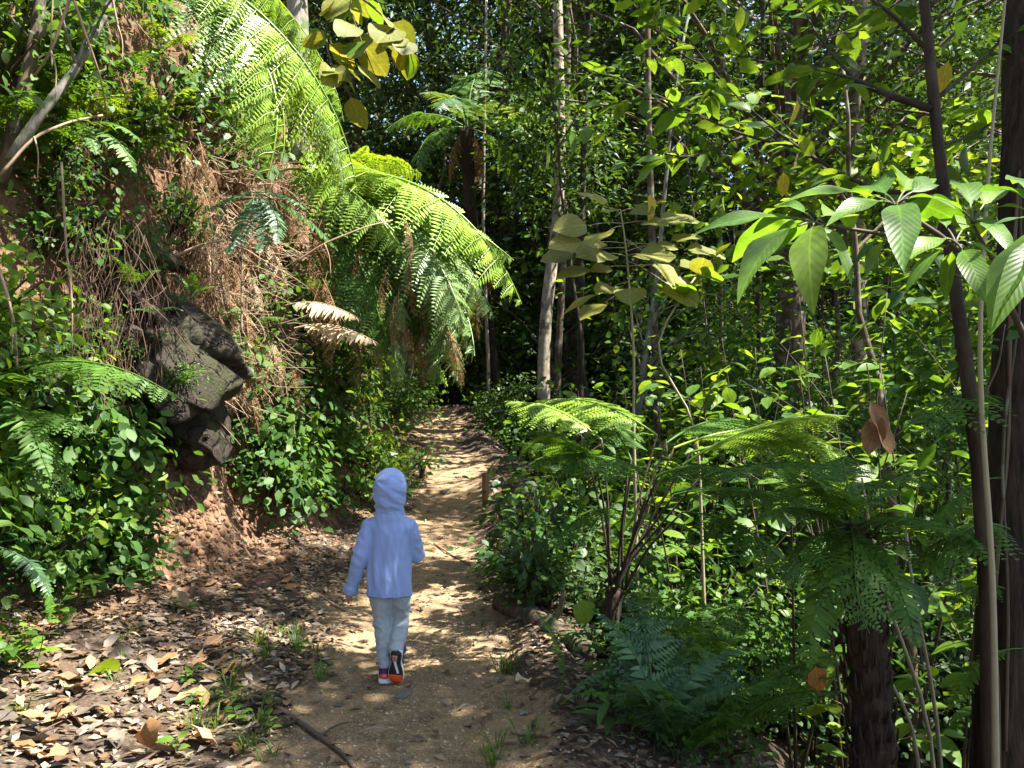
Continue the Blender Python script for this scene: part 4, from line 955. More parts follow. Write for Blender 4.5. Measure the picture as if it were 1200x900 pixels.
ferns(16, (0, 10, 330, 220), 'feathery fern on the upper bank above the boulder', 'ferns on the upper bank', .6)
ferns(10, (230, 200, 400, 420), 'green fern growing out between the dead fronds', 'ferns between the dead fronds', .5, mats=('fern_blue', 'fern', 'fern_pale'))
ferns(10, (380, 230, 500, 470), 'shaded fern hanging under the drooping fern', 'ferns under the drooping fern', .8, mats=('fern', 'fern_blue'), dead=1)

# herbs whose leaves can be told apart
def herb(label, p, n, size, h, group, key='herb', mats=None, nrm=(0, 0, 1), name='herb', cat='herb', st='stem'):
    r = thing(name, label, cat, p, group); p = np.asarray(p, float)
    ax = np.asarray(nrm)*.6 + np.array([0, 0, .6]) + R.normal(size=3)*.2; ax /= np.linalg.norm(ax); t = p + ax*h
    tube_ob(r, 'stem', [p - ax*.02, (p+t)/2 + R.normal(size=3)*h*.08, t], [.004, .002], st, 4, n=6)
    for i in range(n):
        f = .3 + .7*(i+.5)/n; a = i*2.4 + R.uniform(-.4, .4); d = np.array([math.cos(a), math.sin(a), R.uniform(-.1, .45)]) + ax*.25
        put_leaf(r, key, p + ax*h*f, d, ax + R.normal(size=3)*.25, size*R.uniform(.7, 1.25), None if not mats else mats[R.integers(len(mats))])
    return r
def herbs(n, box, label, group, nl, size, h, keep=None, **kw):
    px = R.uniform(box[0], box[2], n); py = R.uniform(box[1], box[3], n); p, ok = hits(px, py); nr = normal(p[:, 0], p[:, 1])
    for i in range(n):
        if ok[i] and (keep is None or keep(px[i], py[i], p[i])): herb(label, p[i], nl + R.integers(-2, 3), size, h*R.uniform(.7, 1.3), group, nrm=nr[i], **kw)
HM = ['leaf', 'leaf', 'leaf_lime', 'leaf_gloss']
herbs(46, (0, 520, 175, 715), 'broad-leaved herb at the foot of the bank beside the leaf litter', 'broad-leaved herbs at the bank foot', 9, .1, .22, mats=HM)
herbs(16, (170, 330, 300, 560), 'small herb clinging to the jutting boulder and soil face', 'herbs round the boulder', 7, .075, .12, mats=HM)
for i in range(44):
    q, nn = rock_hit(R.uniform(20, 285), R.uniform(235, 470))
    if q is None: continue
    if i % 3 == 0: fern('small fern rooted in a crack of the boulders', q, 4, .28, ['pin_b', 'brack_b'], ['fern', 'fern_blue'][i % 2], 'ferns rooted on the boulders', lean=nn*.8)
    elif i % 3 == 1: herb('small herb growing on the boulders', q, 6, .07, .1, 'herbs growing on the boulders', nrm=nn, mats=HM)
    else:
        r = ob('rock_plant', None, None, tilt_M(q, nn, .6, R.uniform(.4, .8)), 'tiny tufted plant growing on the boulders', 'plant', 'tiny plants on the boulders'); m_ = B_small[i % 4]
        ob('stems', m_[0], r, kind='stuff'); ob('foliage', m_[1], r, kind='stuff')
herbs(8, (0, 730, 70, 800), 'leafy seedling with pale green leaves in the leaf litter by the bank', 'seedlings in the litter by the bank', 8, .1, .2, mats=['leaf_lime', 'leaf'])
herbs(9, (200, 700, 420, 800), 'low seedling in the leaf litter at the path edge', 'seedlings at the path edge', 6, .06, .08, mats=['leaf', 'leaf_gloss'])
herbs(10, (120, 800, 320, 895), 'small seedling with bright leaves among the large dry leaves', 'seedlings among the large dry leaves', 6, .065, .08, mats=['leaf_lime', 'leaf'])

# gully side: low plants along the path edge, then shrubs
right = lambda a, b_, p: not (530 < a < 650 and 545 < b_ < 700) and p[0] - cxf(p[1]) > hwf(p[1]) + (.42 if p[1] < 5.5 else .3)
cover(14, (545, 488, 640, 542), B_near, 'verge_shrub', 'bushy shrub at the top of the climbing footpath', 'shrub', 'bushy shrubs at the top of the climb', ['leaf_dark', 'leaf', 'leaf_gloss'], .6, 1.0, .2, keep=lambda a, b_, p: p[0] - cxf(p[1]) > hwf(p[1]) + .35)
verge = lambda a, b_, p: not (530 < a < 615 and 545 < b_ < 668) and p[0] - cxf(p[1]) > hwf(p[1]) + .2
cover(70, (540, 560, 700, 720), B_small, 'verge_plant', 'low dark small-leaved plant crowding the footpath edge behind the log', 'plant', 'plants crowding the footpath edge', ['leaf_dark', 'leaf_dark', 'leaf_gloss'], 1.0, 1.5, .3, keep=verge)
cover(44, (640, 700, 900, 900), B_small, 'gully_plant', 'low leafy plant on the shaded gully side below the young tree fern', 'plant', 'plants on the gully side below the tree fern', ['leaf', 'leaf_gloss', 'leaf_dark'], .7, 1.3, .3, keep=right)
cover(60, (700, 520, 1200, 700), B_near, 'gully_shrub', 'leafy shrub in the gully behind the young tree fern', 'shrub', 'leafy shrubs in the gully behind the tree fern', ['leaf', 'leaf_gloss', 'leaf_lime'], 1.0, 2.0, .2, keep=right)
cover(46, (820, 690, 1200, 900), B_near, 'gully_shrub', 'low shrub in the gully between the dark trunks', 'shrub', 'shrubs in the gully between the dark trunks', ['leaf', 'leaf_gloss', 'leaf_dark'], .7, 1.4, .2, keep=right)
cover(40, (560, 480, 760, 600), B_near, 'verge_shrub', 'leafy shrub lining the footpath as it climbs', 'shrub', 'shrubs lining the climbing footpath', ['leaf_dark', 'leaf', 'leaf_gloss'], .6, 1.2, .2, keep=right)
ferns(40, (600, 600, 1180, 900), 'fern with arching fronds on the gully side', 'ferns on the gully side', .6, mats=('fern', 'fern_blue', 'fern'), keep=right, nf=7)
herbs(30, (640, 720, 860, 900), 'dark long-leaved herb on the shaded slope below the young tree fern', 'long-leaved herbs below the tree fern', 9, .15, .22, keep=right, key='long', mats=['leaf_dark', 'leaf_gloss', 'leaf'])
herbs(16, (740, 640, 1000, 860), 'broad-leaved herb lit in spots in the gully', 'broad-leaved herbs in the gully', 9, .1, .4, keep=right, mats=['leaf_gloss', 'leaf_lime', 'leaf'])
g = hits(np.array([655]), np.array([830]))[0][0]
r = thing('upright_fern', 'single upright comb-like fern frond pair beside the log', 'fern', tuple(g))
frond_between(r, 'pin_a', g, g + np.array([-.14, .05, .42]), 'fern'); frond_between(r, 'pin_b', g, g + np.array([.4, .05, .16]), 'fern_blue'); frond_between(r, 'pin_b', g, g + np.array([.25, -.2, .1]), 'fern')

cover(26, (600, 640, 770, 800), B_small, 'verge_plant', 'small dark plant growing round the log and the tree fern foot', 'plant', 'plants round the log and tree fern foot', ['leaf_dark', 'leaf_gloss', 'leaf'], .9, 1.4, .3, keep=right)
cover(26, (900, 760, 1200, 900), B_small + B_near, 'gully_plant', 'leafy plant crowding the foot of the dark trunks', 'plant', 'plants crowding the foot of the dark trunks', ['leaf', 'leaf_gloss', 'leaf_dark'], 1.0, 1.6, .3, keep=right)
herbs(30, (720, 560, 1060, 780), 'tall herb with broad rounded leaves in the gully behind the tree fern', 'round-leaved herbs in the gully', 8, .2, .9, keep=right, key='round', mats=['leaf', 'leaf_lime', 'leaf_gloss', 'leaf'])
herbs(16, (560, 500, 760, 640), 'broad-leaved herb at the verge of the climbing footpath', 'broad-leaved herbs by the climbing footpath', 8, .16, .5, keep=right, key='shrubg', mats=['leaf', 'leaf_lime', 'leaf_gloss'])
# ------------------------------------------------------------------ sunlit saplings and shrubs in the middle distance, leaf by leaf
def big_shrub(label, px, py, d, h, n, key, size, mats, group=None, sp=.7, stems=4):
    p = P(px, py, d); b_ = np.array([p[0], p[1], gz(p[0], p[1])]); top = p[2]
    r = thing('leafy_shrub', label, 'shrub', tuple(b_), group)
    for i in range(stems):
        a = i*2*PI/stems + R.uniform(-.5, .5); e = np.array([p[0] + math.cos(a)*sp*R.uniform(.5, 1.1), p[1] + math.sin(a)*sp*R.uniform(.5, 1.1), top - R.uniform(0, h*.45)])
        leafy_branch(r, [b_, b_*.55 + e*.45 + [0, 0, .2], e], [.016, .004], n//stems, key, size, .2, mats, 'stem_brown', twigs=6, up=1.0)
LS = [(905, 345, 8.0, 'tall sunlit shrub with yellow-green leaves behind the lacy frond tips'), (985, 330, 7.0, 'sunlit leafy sapling above the hanging brown leaf'), (1045, 375, 6.3, 'bright leafy shrub between the slender tree and the lacy frond'),
      (850, 400, 8.8, 'leafy shrub lit from above behind the forked sapling'), (770, 420, 9.2, 'light green shrub behind the round-leaved sapling stem'), (690, 430, 9.8, 'leafy shrub standing beyond the left tips of the tree fern'),
      (1110, 420, 5.6, 'shrub with broad glossy leaves behind the slender tree'), (930, 440, 6.4, 'low sunlit shrub right behind the lacy frond'), (1010, 450, 5.6, 'leafy shrub round the hanging brown leaf'),
      (960, 270, 10.5, 'tall leafy sapling catching the sun over the gully'), (1060, 250, 9, 'tall sapling with light leaves behind the large-leaved shrub'), (860, 290, 11, 'high shrub of small bright leaves deep in the gully'),
      (1150, 330, 7.5, 'leafy sapling behind the thick dark trunk'), (800, 480, 7.6, 'low leafy shrub behind the young tree fern')]
for i, (px, py, d, lab) in enumerate(LS):
    big_shrub(lab.replace('left tips', 'feathery tips').replace('right behind', 'just behind'), px, py, d, 1.6, 104, ['shrub', 'shrubg', 'herb', 'branch', 'shrub'][i % 5], [.22, .24, .15, .24, .18][i % 5], ['leaf_lime', 'leaf_lime', 'leaf', 'leaf_gloss', 'leaf_branch'], sp=.8, stems=3)
for lab, px, py, d, k, m_, sz in [('large curled brown dead leaf hanging under the large-leaved shrub', 1020, 470, 3.0, 'dry', 'litter_brown', .2), ('orange-brown dead leaf caught in the gully herbs', 955, 778, 4.0, 'round', 'leaf_orange', .15), ('yellow-green broad leaf hanging at the footpath edge', 682, 700, 4.3, 'round', 'leaf_lime', .14)]:
    p = P(px, py, d); r = thing('dead_leaf' if 'dead' in lab else 'hanging_leaf', lab, 'leaf', tuple(p))
    put_leaf(r, k, p, [.15, -.1, -1], [.3, -1, .1], sz, m_, 'blade'); 
    if px == 1020: put_leaf(r, k, p + [.03, 0, -.05], [-.3, -.1, -1], [-.5, -1, .1], sz*.8, m_, 'blade')
    tube_ob(r, 'stalk', [p, p + [.01, .02, .06], p + [.03, .1, .14]], [.003, .002], 'stem_brown', 4, n=5)

# ------------------------------------------------------------------ trunks and thin stems behind
r0 = [('pale straight tree trunk at the bend of the footpath', 640, 470, 15.0, [(636, 465), (638, 380), (645, 320), (652, 270), (657, 200), (655, 60), (650, -100)], .11, 'bark_pale'),
      ('thin brown trunk close beside the pale one', 655, 460, 16, [(652, 460), (656, 380), (660, 300), (664, 150), (668, -100)], .07, 'bark_brown'),
      ('slim dark trunk between the pale tree and the round-leaved sapling', 680, 470, 14, [(681, 470), (680, 380), (682, 250), (690, 0), (694, -100)], .06, 'bark_dark'),
      ('thin pale pole-like stem at the end of the footpath', 572, 485, 17, [(572, 485), (573, 430), (570, 380), (566, 250), (570, 0)], .035, 'bark_pale'),
      ('grey trunk standing in the gully behind the light green shrub', 770, 500, 13, [(770, 500), (768, 420), (765, 300), (760, 150), (758, -60)], .06, 'bark_brown'),
      ('tall pale trunk rising past the leafy branches', 1005, 400, 13, [(1008, 400), (1006, 250), (1004, 130), (1010, 0), (1012, -100)], .13, 'bark_pale'),
      ('dark mottled trunk behind the upper leaves of the slender tree', 1192, 300, 8, [(1188, 420), (1192, 250), (1194, 120), (1198, -60)], .11, 'bark_grey'),
      ('slim trunk behind the tall leafy sapling', 890, 420, 15, [(890, 420), (888, 250), (893, 100), (896, -100)], .05, 'bark_dark'),
      ('pair-like thin trunk deep behind the forked sapling', 845, 430, 17, [(846, 430), (843, 250), (848, 60), (850, -100)], .05, 'bark_brown')]
tmv = B_far[0]
for lab, px, py, d, pts, rad, mt in r0:
    g = P(px, py, d); base = (g[0], g[1], gz(g[0], g[1])); r = thing('forest_tree', lab, 'tree', base)
    tube_ob(r, 'trunk', [(g[0], g[1], base[2]-.2)] + [P(a, b_, d) for a, b_ in pts], [rad*1.15, rad, rad*.95, rad*.85, rad*.7], mt, 9, .05, 26)
    e = P(pts[-1][0], pts[-1][1], d)
    pos, dd, nr, sz = crown_leaves(e + R.normal(size=(60, 3))*[1.8, 1.8, 1.4] + [0, 0, 1.0], .8, 24, .2)
    if rad == .11:
        q2 = crown_leaves(np.array([P(R.uniform(600, 715), R.uniform(-40, 255), R.uniform(13.4, 16)) for _ in range(80)]), .6, 26, .17); pos, dd, nr, sz = [np.concatenate([u_, v_]) for u_, v_ in zip((pos, dd, nr, sz), q2)]
    k = ~open_to_sun(pos) | (pos[:, 2] < 7 if rad == .11 else False); V, Q = scatter_leaves(pos[k] - np.array(base), dd[k], nr[k], sz[k]); ob('crown', me_np('trunk_crown', V, Q, None, 'leaf_canopy'), r, kind='stuff')
mats_t = ['bark_dark', 'bark_brown', 'bark_pale', 'bark_grey', 'bark_brown']
for i in range(22):
    y = R.uniform(15, 30); px = R.uniform(470, 1200); g = P(px, 470, y)
    if abs(g[0]-cxf(y)) < 1.2: continue
    z0 = gz(g[0], g[1]); r = thing('slim_forest_tree', 'thin bare stem or liana rising straight through the shaded forest', 'tree', (g[0], g[1], z0), 'thin stems in the shaded forest')
    mb = MB(); h = R.uniform(8, 16); mb.tube(trunk_pts((0, 0, -.2), (R.normal()*.7, R.normal()*.7, h), 12, .5), [R.uniform(.015, .04), .01], 6, lump=.05)
    ob('trunk', mb.mesh('thin_trunk', mats_t[i % 5], smooth=True), r)

# light-crowned understorey trees: trunk, limbs to leaf clumps, open crown
def light_tree(label, px, d, boxes, n, per, size, mats, bark, rad, spread=.5):
    g = P(px, 470, d); base = np.array([g[0], g[1], gz(g[0], g[1])]); r = thing('understorey_tree', label, 'tree', tuple(base))
    cl = []
    for x0, y0, x1, y1, d0, d1 in boxes:
        cl += [P(R.uniform(x0, x1), R.uniform(y0, y1), R.uniform(d0, d1)) for _ in range(n)]
    cl = np.array(cl); cl = cl[~open_to_sun(cl, .9)]; top = np.array([cl[:, 0].mean(), cl[:, 1].mean(), cl[:, 2].max()])
    mb = MB(); tp = trunk_pts(base - [0, 0, .2], top, 12, .2); mb.tube(tp - base, [rad, rad*.6, rad*.25], 8, lump=.05)
    for c in cl[::3]:
        hz = max(base[2]+1, c[2] - .5*np.linalg.norm(c[:2]-top[:2]) - .3); b_ = np.array([np.interp(hz, tp[:, 2], tp[:, k]) for k in range(3)])
        mb.tube(curve([b_, (b_+c)/2 + R.normal(size=3)*.12 + [0, 0, .1], c], 8) - base, [rad*.28, .004], 5, cap=False)
    ob('trunk', mb.mesh('trunk', bark, smooth=True), r)
    for i, m_ in enumerate(mats):
        pos, dd, nr, sz = crown_leaves(cl[i::len(mats)], spread, per, size); V, Q = scatter_leaves(pos - base, dd, nr, sz, LEAFR); ob('crown', me_np('light_crown', V, Q, None, m_), r, kind='stuff')
light_tree('light-leaved tree spreading sunlit sprays above the large-leaved shrub', 1075, 7.5, [(820, -40, 1200, 120, 6.0, 9.0), (900, 100, 1200, 200, 6.5, 9.5)], 30, 22, .17, ['leaf_lime', 'leaf_branch', 'leaf_lime'], 'bark_brown', .06, .42)
light_tree('open sunlit tree whose lower sprays hang over the gully saplings', 930, 11, [(830, 120, 1150, 330, 9.5, 13)], 70, 26, .19, ['leaf_lime', 'leaf', 'leaf_lime'], 'bark_brown', .06, .45)
light_tree('small-leaved tree behind the round-leaved sapling', 720, 12, [(660, 300, 880, 460, 10.5, 13.5), (720, 20, 880, 160, 11, 14)], 34, 24, .13, ['leaf', 'leaf_lime', 'leaf_gloss'], 'bark_grey', .06, .55)
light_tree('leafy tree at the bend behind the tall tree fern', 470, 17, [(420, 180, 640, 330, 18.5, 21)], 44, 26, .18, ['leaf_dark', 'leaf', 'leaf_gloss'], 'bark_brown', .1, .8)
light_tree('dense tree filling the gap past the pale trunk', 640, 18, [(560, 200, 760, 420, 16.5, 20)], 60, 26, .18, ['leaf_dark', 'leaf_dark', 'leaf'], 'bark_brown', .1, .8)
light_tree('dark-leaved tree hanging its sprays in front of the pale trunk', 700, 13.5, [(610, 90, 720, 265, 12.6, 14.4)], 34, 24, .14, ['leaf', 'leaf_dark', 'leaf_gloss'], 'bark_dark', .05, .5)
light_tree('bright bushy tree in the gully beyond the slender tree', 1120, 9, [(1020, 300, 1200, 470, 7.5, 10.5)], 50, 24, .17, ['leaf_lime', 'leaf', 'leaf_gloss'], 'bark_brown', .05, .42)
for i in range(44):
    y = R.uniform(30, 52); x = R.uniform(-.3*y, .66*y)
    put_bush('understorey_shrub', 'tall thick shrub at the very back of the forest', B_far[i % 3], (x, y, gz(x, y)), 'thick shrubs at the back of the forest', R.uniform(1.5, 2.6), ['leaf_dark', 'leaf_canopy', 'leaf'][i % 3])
for i in range(34):
    y = R.uniform(9.5, 17); x = R.uniform(.19*y+.6, .6*y)
    put_bush('gully_bush', 'head-high small-leaved bush standing in the gully between the saplings', B_far[i % 3], (x, y, gz(x, y)), 'small-leaved bushes in the gully', R.uniform(.5, .95), ['leaf_lime', 'leaf', 'leaf_gloss'][i % 3])

# tree fern in the distance
g = P(590, 420, 17.5); base = np.array([g[0], g[1], gz(g[0], g[1])]); DT = 16.5
r = thing('tall_tree_fern', 'tall tree fern with a dark trunk and a crown of pale arching fronds', 'tree fern', tuple(base))
c = P(547, 150, DT); tube_ob(r, 'trunk', [base - [0, 0, .2], P(568, 330, 17.2), P(550, 240, DT+.2), c], [.1, .09, .1, .15], 'fibre', 12, .1, 24)
for tx, ty, td, k, mt in [(505, 105, -1, 'tree_b', 'fern_pale'), (590, 118, -.5, 'tree_a', 'fern_pale'), (540, 128, -1.8, 'tree_b', 'fern_blue'), (695, 175, -.8, 'tree_a', 'fern_pale'), (640, 190, -1.2, 'tree_a', 'fern'), (450, 160, -.2, 'tree_a', 'fern'), (480, 210, -.8, 'tree_a', 'fern'), (610, 230, 0, 'tree_c', 'fern'), (560, 90, 1.8, 'tree_b', 'fern'), (500, 130, 1.5, 'tree_b', 'fern')]:
    frond_between(r, k, c, P(tx, ty, DT+td), mt)
for i in range(7):
    a = R.uniform(0, 2*PI); frond_between(r, 'dead', c, c + np.array([math.cos(a)*.35, math.sin(a)*.35, -1.1]), name='dead_frond')

# ------------------------------------------------------------------ things on and beside the path
M['wood'] = bark_mat('weathered_post', (.09, .045, .022), (.24, .13, .065), scale=30, stretch=.1)
M['log'] = bark_mat('rotting_log', (.035, .026, .02), (.12, .09, .065), scale=16, stretch=1.0, spots=(.05, .065, .025))
M['stick'] = plain_mat('dark_stick', (.05, .035, .025), .8, (.11, .08, .055), 30, .5)
g, _ = hits(np.array([569]), np.array([599])); g = g[0]
r = thing('trail_post', 'short square wooden marker post at the footpath edge beside the stump', 'post', tuple(g))
mb = MB(); hh = .46; w = .042
mb.add([(x*w, y*w, z) for z in (-.15, hh-.012) for x, y in ((-1, -1), (1, -1), (1, 1), (-1, 1))] + [(x*w*.75, y*w*.75, hh) for x, y in ((-1, -1), (1, -1), (1, 1), (-1, 1))],
       [(0, 1, 5, 4), (1, 2, 6, 5), (2, 3, 7, 6), (3, 0, 4, 7), (4, 5, 9, 8), (5, 6, 10, 9), (6, 7, 11, 10), (7, 4, 8, 11), (8, 9, 10, 11)])
ob('shaft', mb.mesh('post_shaft', 'wood'), r)
g2, _ = hits(np.array([602]), np.array([592])); g2 = g2[0]
r = thing('tree_stump', 'low rotten stump overgrown with moss beside the marker post', 'stump', tuple(g2))
mb = MB(); mb.tube(np.array([[0, 0, -.1], [0, 0, .08], [.01, 0, .22], [.0, 0, .3], [.0, 0, .31]]), [.2, .17, .15, .13, .02], 14, lump=.1); ob('wood', mb.mesh('stump_wood', 'log', smooth=True), r)
V, Q = scatter_leaves(R.normal(size=(160, 3))*[.08, .08, .02] + [0, 0, .31], rdir(160, .5), R.normal(size=(160, 3))+[0, 0, 1], R.uniform(.02, .05, 160)); ob('moss', me_np('stump_moss', V, Q, None, 'frond_straw'), r, kind='stuff')
# log along the verge
la, lb = P(585, 700, 5.9), P(690, 790, 4.75); la[2] = gz(*la[:2]) + .04; lb[2] = gz(*lb[:2]) + .06
r = thing('fallen_log', 'rotting log lying along the footpath edge under the plants', 'log', tuple((la+lb)/2))
tube_ob(r, 'wood', [la, (la+lb)/2 + [0, 0, .02], lb], [.06, .075, .06], 'log', 14, .1, 22)
tube_ob(r, 'broken_branch', [la*.4+lb*.6, la*.4+lb*.6 + [.08, 0, .12], la*.4+lb*.6 + [.1, .02, .24]], [.025, .012], 'log', 6, .08, 6)
def on_path(name, label, cat, pts, rad, mt, flat=1.0):
    w = [np.array([*hits(np.array([a]), np.array([b_]))[0][0]]) + [0, 0, rad*.6] for a, b_ in pts]
    r = thing(name, label, cat, tuple(w[0])); tube_ob(r, 'wood', w, [rad, rad*.9, rad*.5], mt, 7, .12, 14); return r, w
r, w = on_path('fallen_stick', 'long crooked stick lying across the sandy path', 'stick', [(322, 832), (350, 848), (375, 866), (400, 886), (415, 905)], .014, 'stick')
tube_ob(r, 'side_twig', [w[2], w[2] + [.04, .08, .02], w[2] + [.1, .14, .01]], [.008, .004], 'stick', 5, .1, 6)
on_path('fallen_stick', 'stubby black stick lying in the litter by the long crooked stick', 'stick', [(298, 862), (325, 856), (350, 850)], .02, 'bark_dark')
on_path('fallen_stick', 'straight grey stick on the verge under the log', 'stick', [(600, 862), (625, 864), (645, 866)], .012, 'twig_dry')
on_path('fallen_stick', 'thin twig lying behind the child on the bank side', 'stick', [(375, 700), (400, 715), (420, 722)], .008, 'twig_dry')
on_path('fallen_stick', 'thin stick lying across the sunny patch of path', 'stick', [(510, 640), (535, 655), (560, 668)], .008, 'stick')
def stone(label, px, py, wpx, mt, sq=.6):
    p = hits(np.array([px]), np.array([py]))[0][0]; s_ = wpx*p[1]/F/2
    V = rock_mesh(ICO2[0], s_, s_*.8, s_*sq, R.uniform(0, 50), .25, .8); ob('stone', me_np('stone', V, None, ICO2[1], mt), None, Matrix.Translation(Vector(p + [0, 0, s_*sq*.35])), label, 'stone')
stone('grey stone lying in the middle of the climbing path', 522, 580, 13, 'stone')
stone('pale pebble in the litter on the bank side of the child', 329, 722, 12, 'pale_stone')
stone('pale broken rock at the foot of the soil face', 345, 616, 26, 'pale_stone')
stone('small grey stone on the path beyond the post', 537, 560, 8, 'stone')
stone('flat grey stone on the verge beside the straight stick', 613, 838, 14, 'stone', .4)

# leaf litter: the largest leaves one by one, the rest as a carpet
LMs('litter', 'litter', 6, W=.42, n=4, fold=.45, droop=-.15, a=.9, p=.75, wave=.35)
def litter_density(x, y):
    o = x - cxf(y); hw = hwf(y); bf = bff(y)
    d = np.where(o < 0, sstep(hw-.25, hw+.2, -o)*(1-sstep(bf-.05, bf+.35, -o)*.85), sstep(hw-.1, hw+.25, o)*.7)
    return np.maximum(d, .09)*(.5+.5*sstep(-.3, .4, fbm(x*1.2, y*1.2, 55, 3)))
n = 90000
yy = R.uniform(2.6, 17, n)**1.0; xx = cxf(yy) + R.uniform(-3.2, 2.2, n)
k = R.random(n) < litter_density(xx, yy)*np.clip(7/yy, .25, 1); xx, yy = xx[k], yy[k]; zz = H(xx, yy) + R.uniform(.004, .03, len(xx)); nr = normal(xx, yy) + R.normal(size=(len(xx), 3))*.28
tri = np.stack([xx, yy, zz], 1)
half = len(tri)//2
for i, (mt, sl_) in enumerate((('litter', slice(0, half)), ('litter_grey', slice(half, None)))):
    V, Q = scatter_leaves(tri[sl_], rdir(len(tri[sl_]), 0, .15), nr[sl_], R.uniform(.025, .085, len(tri[sl_])), LEAF1)
    ob('leaf_litter', me_np('leaf_litter', V, Q, None, mt), None, None, ['brown dry leaf litter carpeting the ground beside the footpath', 'grey weathered leaf litter scattered beside the footpath'][i], 'leaf litter', kind='stuff')
nl = 0
while nl < 250:
    px, py = R.uniform(0, 660), R.uniform(640, 899); p, ok = hits(np.array([px]), np.array([py])); p = p[0]
    o = p[0] - cxf(p[1])
    if R.random() > litter_density(p[0], p[1])*1.2 or (o > .4 and px > 640): continue
    edge_ = o > 0; big = py > 760 and px < 300
    lab = 'dry fallen leaf on the gully edge of the footpath' if edge_ else ('large dry fallen leaf in the sunny litter below the bank' if big else ('dry fallen leaf lying on the sandy footpath' if abs(o) < hwf(p[1]) else 'dry fallen leaf in the shaded litter beside the soil face'))
    d = rdir(1, 0, .2)[0]; nn = normal(p[0:1], p[1:2])[0] + R.normal(size=3)*.3
    ob('fallen_leaf', LM['litter'][R.integers(6)], None, mtx(frame(d, nn), p + [0, 0, .015], R.uniform(.08, .16) if big else R.uniform(.055, .12)), lab, 'leaf', lab.replace('dry fallen leaf', 'dry fallen leaves').replace('large ', ''), mat_=['litter', 'litter_grey', 'litter_brown', 'litter', 'litter_brown'][nl % 5]); nl += 1
for lab, px, py, sz, key, mt in [('big curled brown leaf standing on edge in the litter', 185, 885, .2, 'dry', 'litter_brown'), ('broad brown leaf lying at the grass tuft by the path', 277, 800, .17, 'dry', 'litter_brown'), ('large yellow-green fallen leaf in the sunny litter', 100, 800, .19, 'round', 'leaf_lime'),
                            ('dark narrow leaf lying on the sunny sand behind the child', 455, 868, .13, 'long', 'litter_grey'), ('second dark narrow leaf touching the first on the sand', 463, 880, .1, 'long', 'litter_grey'), ('pale curled leaf at the foot of the upright fern', 620, 805, .14, 'dry', 'frond_straw'), ('long reddish dry leaf lying flat in the litter', 150, 812, .15, 'dry', 'litter_brown'), ('pale tan leaf in the litter on the bank side', 222, 722, .16, 'dry', 'frond_straw')]:
    p = hits(np.array([px]), np.array([py]))[0][0]; d = rdir(1, .1, .2)[0]
    ob('fallen_leaf', LM[key][0], None, mtx(frame(d, [R.normal()*.4, -.5, 1] if key != 'long' else [0, 0, 1]), p + [0, 0, .03 if key != 'long' else .045], sz), lab, 'leaf', mat_=mt)
mb = MB(); n = 900; yy = R.uniform(2.7, 11, n); xx = cxf(yy) + R.uniform(-2.6, 1.2, n); k = R.random(n) < litter_density(xx, yy); xx, yy = xx[k], yy[k]
for x, y in zip(xx, yy):
    a = R.uniform(0, PI); l = R.uniform(.04, .22); e = np.array([math.cos(a), math.sin(a)])*l
    mb.tube(np.array([[x, y, gz(x, y)+.012], [x+e[0]*.5+R.normal()*.01, y+e[1]*.5, gz(x+e[0]*.5, y+e[1]*.5)+.02], [x+e[0], y+e[1], gz(x+e[0], y+e[1])+.012]]), [R.uniform(.002, .005), .0015], 4, cap=False)
ob('twig_litter', mb.mesh('twig_litter', 'root'), None, None, 'fine broken twigs strewn through the leaf litter', 'twigs', kind='stuff')
cl = []; n = 2600; px = R.uniform(120, 440, n); py = R.uniform(540, 690, n); p, ok = hits(px, py); p[:, :2] += R.normal(size=(n, 2))*.06; p[:, 2] = H(p[:, 0], p[:, 1]); k = (-(p[:, 0]-cxf(p[:, 1])) > bff(p[:, 1]) - .45) & (R.random(n) < .5+.5*vn(p[:, 0]*5, p[:, 1]*5, 77)); p = p[k]
s_ = R.uniform(.006, .03, len(p))*np.where(R.random(len(p)) < .08, 1.8, 1); V = ICO1[0][None]*s_[:, None, None]*R.uniform(.6, 1.3, (len(p), 1, 3))*R.uniform(.75, 1.25, (len(p), 12 if len(ICO1[0]) == 12 else len(ICO1[0]), 1)) + p[:, None]
M['clod'] = leaf_mat('soil_clod', (.08, .045, .028), (.14, .08, .048), (.2, .12, .075), trans=0, rough=.95, spec=.1)
ob('soil_crumbs', me_np('soil_crumbs', V.reshape(-1, 3), None, (ICO1[1][None] + (np.arange(len(p))*len(ICO1[0]))[:, None, None]).reshape(-1, 3), 'clod'), None, None, 'crumbling clods of brown earth on the soil face', 'soil', kind='stuff')
strands('soil_roots', 120, (160, 530, 350, 600), .3, .003, 'root', 'fine roots hanging out of the soil face', 'roots', .02, .12, (.1, -.2, -1), .4)
# grit and crumbs on the path
n = 9000; yy = 2.6 + 11*R.random(n)**1.7; xx = cxf(yy) + R.normal(size=n)*.42; zz = H(xx, yy)
V0 = np.array([(1, 0, 0), (-.9, .1, 0), (0, 1, .1), (.1, -1, 0), (0, 0, .7)], float); s_ = R.uniform(.002, .009, n)*np.where(R.random(n) < .04, 2.0, 1)
V = V0[None]*s_[:, None, None] + np.stack([xx, yy, zz+.001], 1)[:, None]; T0 = np.array([(0, 2, 4), (2, 1, 4), (1, 3, 4), (3, 0, 4)]); T = (T0[None] + (np.arange(n)*5)[:, None, None]).reshape(-1, 3)
M['grit'] = leaf_mat('path_grit', (.16, .11, .07), (.3, .21, .12), (.44, .35, .24), trans=0, rough=.9, spec=.15)
ob('grit', me_np('grit', V.reshape(-1, 3), None, T, 'grit'), None, None, 'coarse sandy grit strewn over the footpath', 'gravel', kind='stuff')
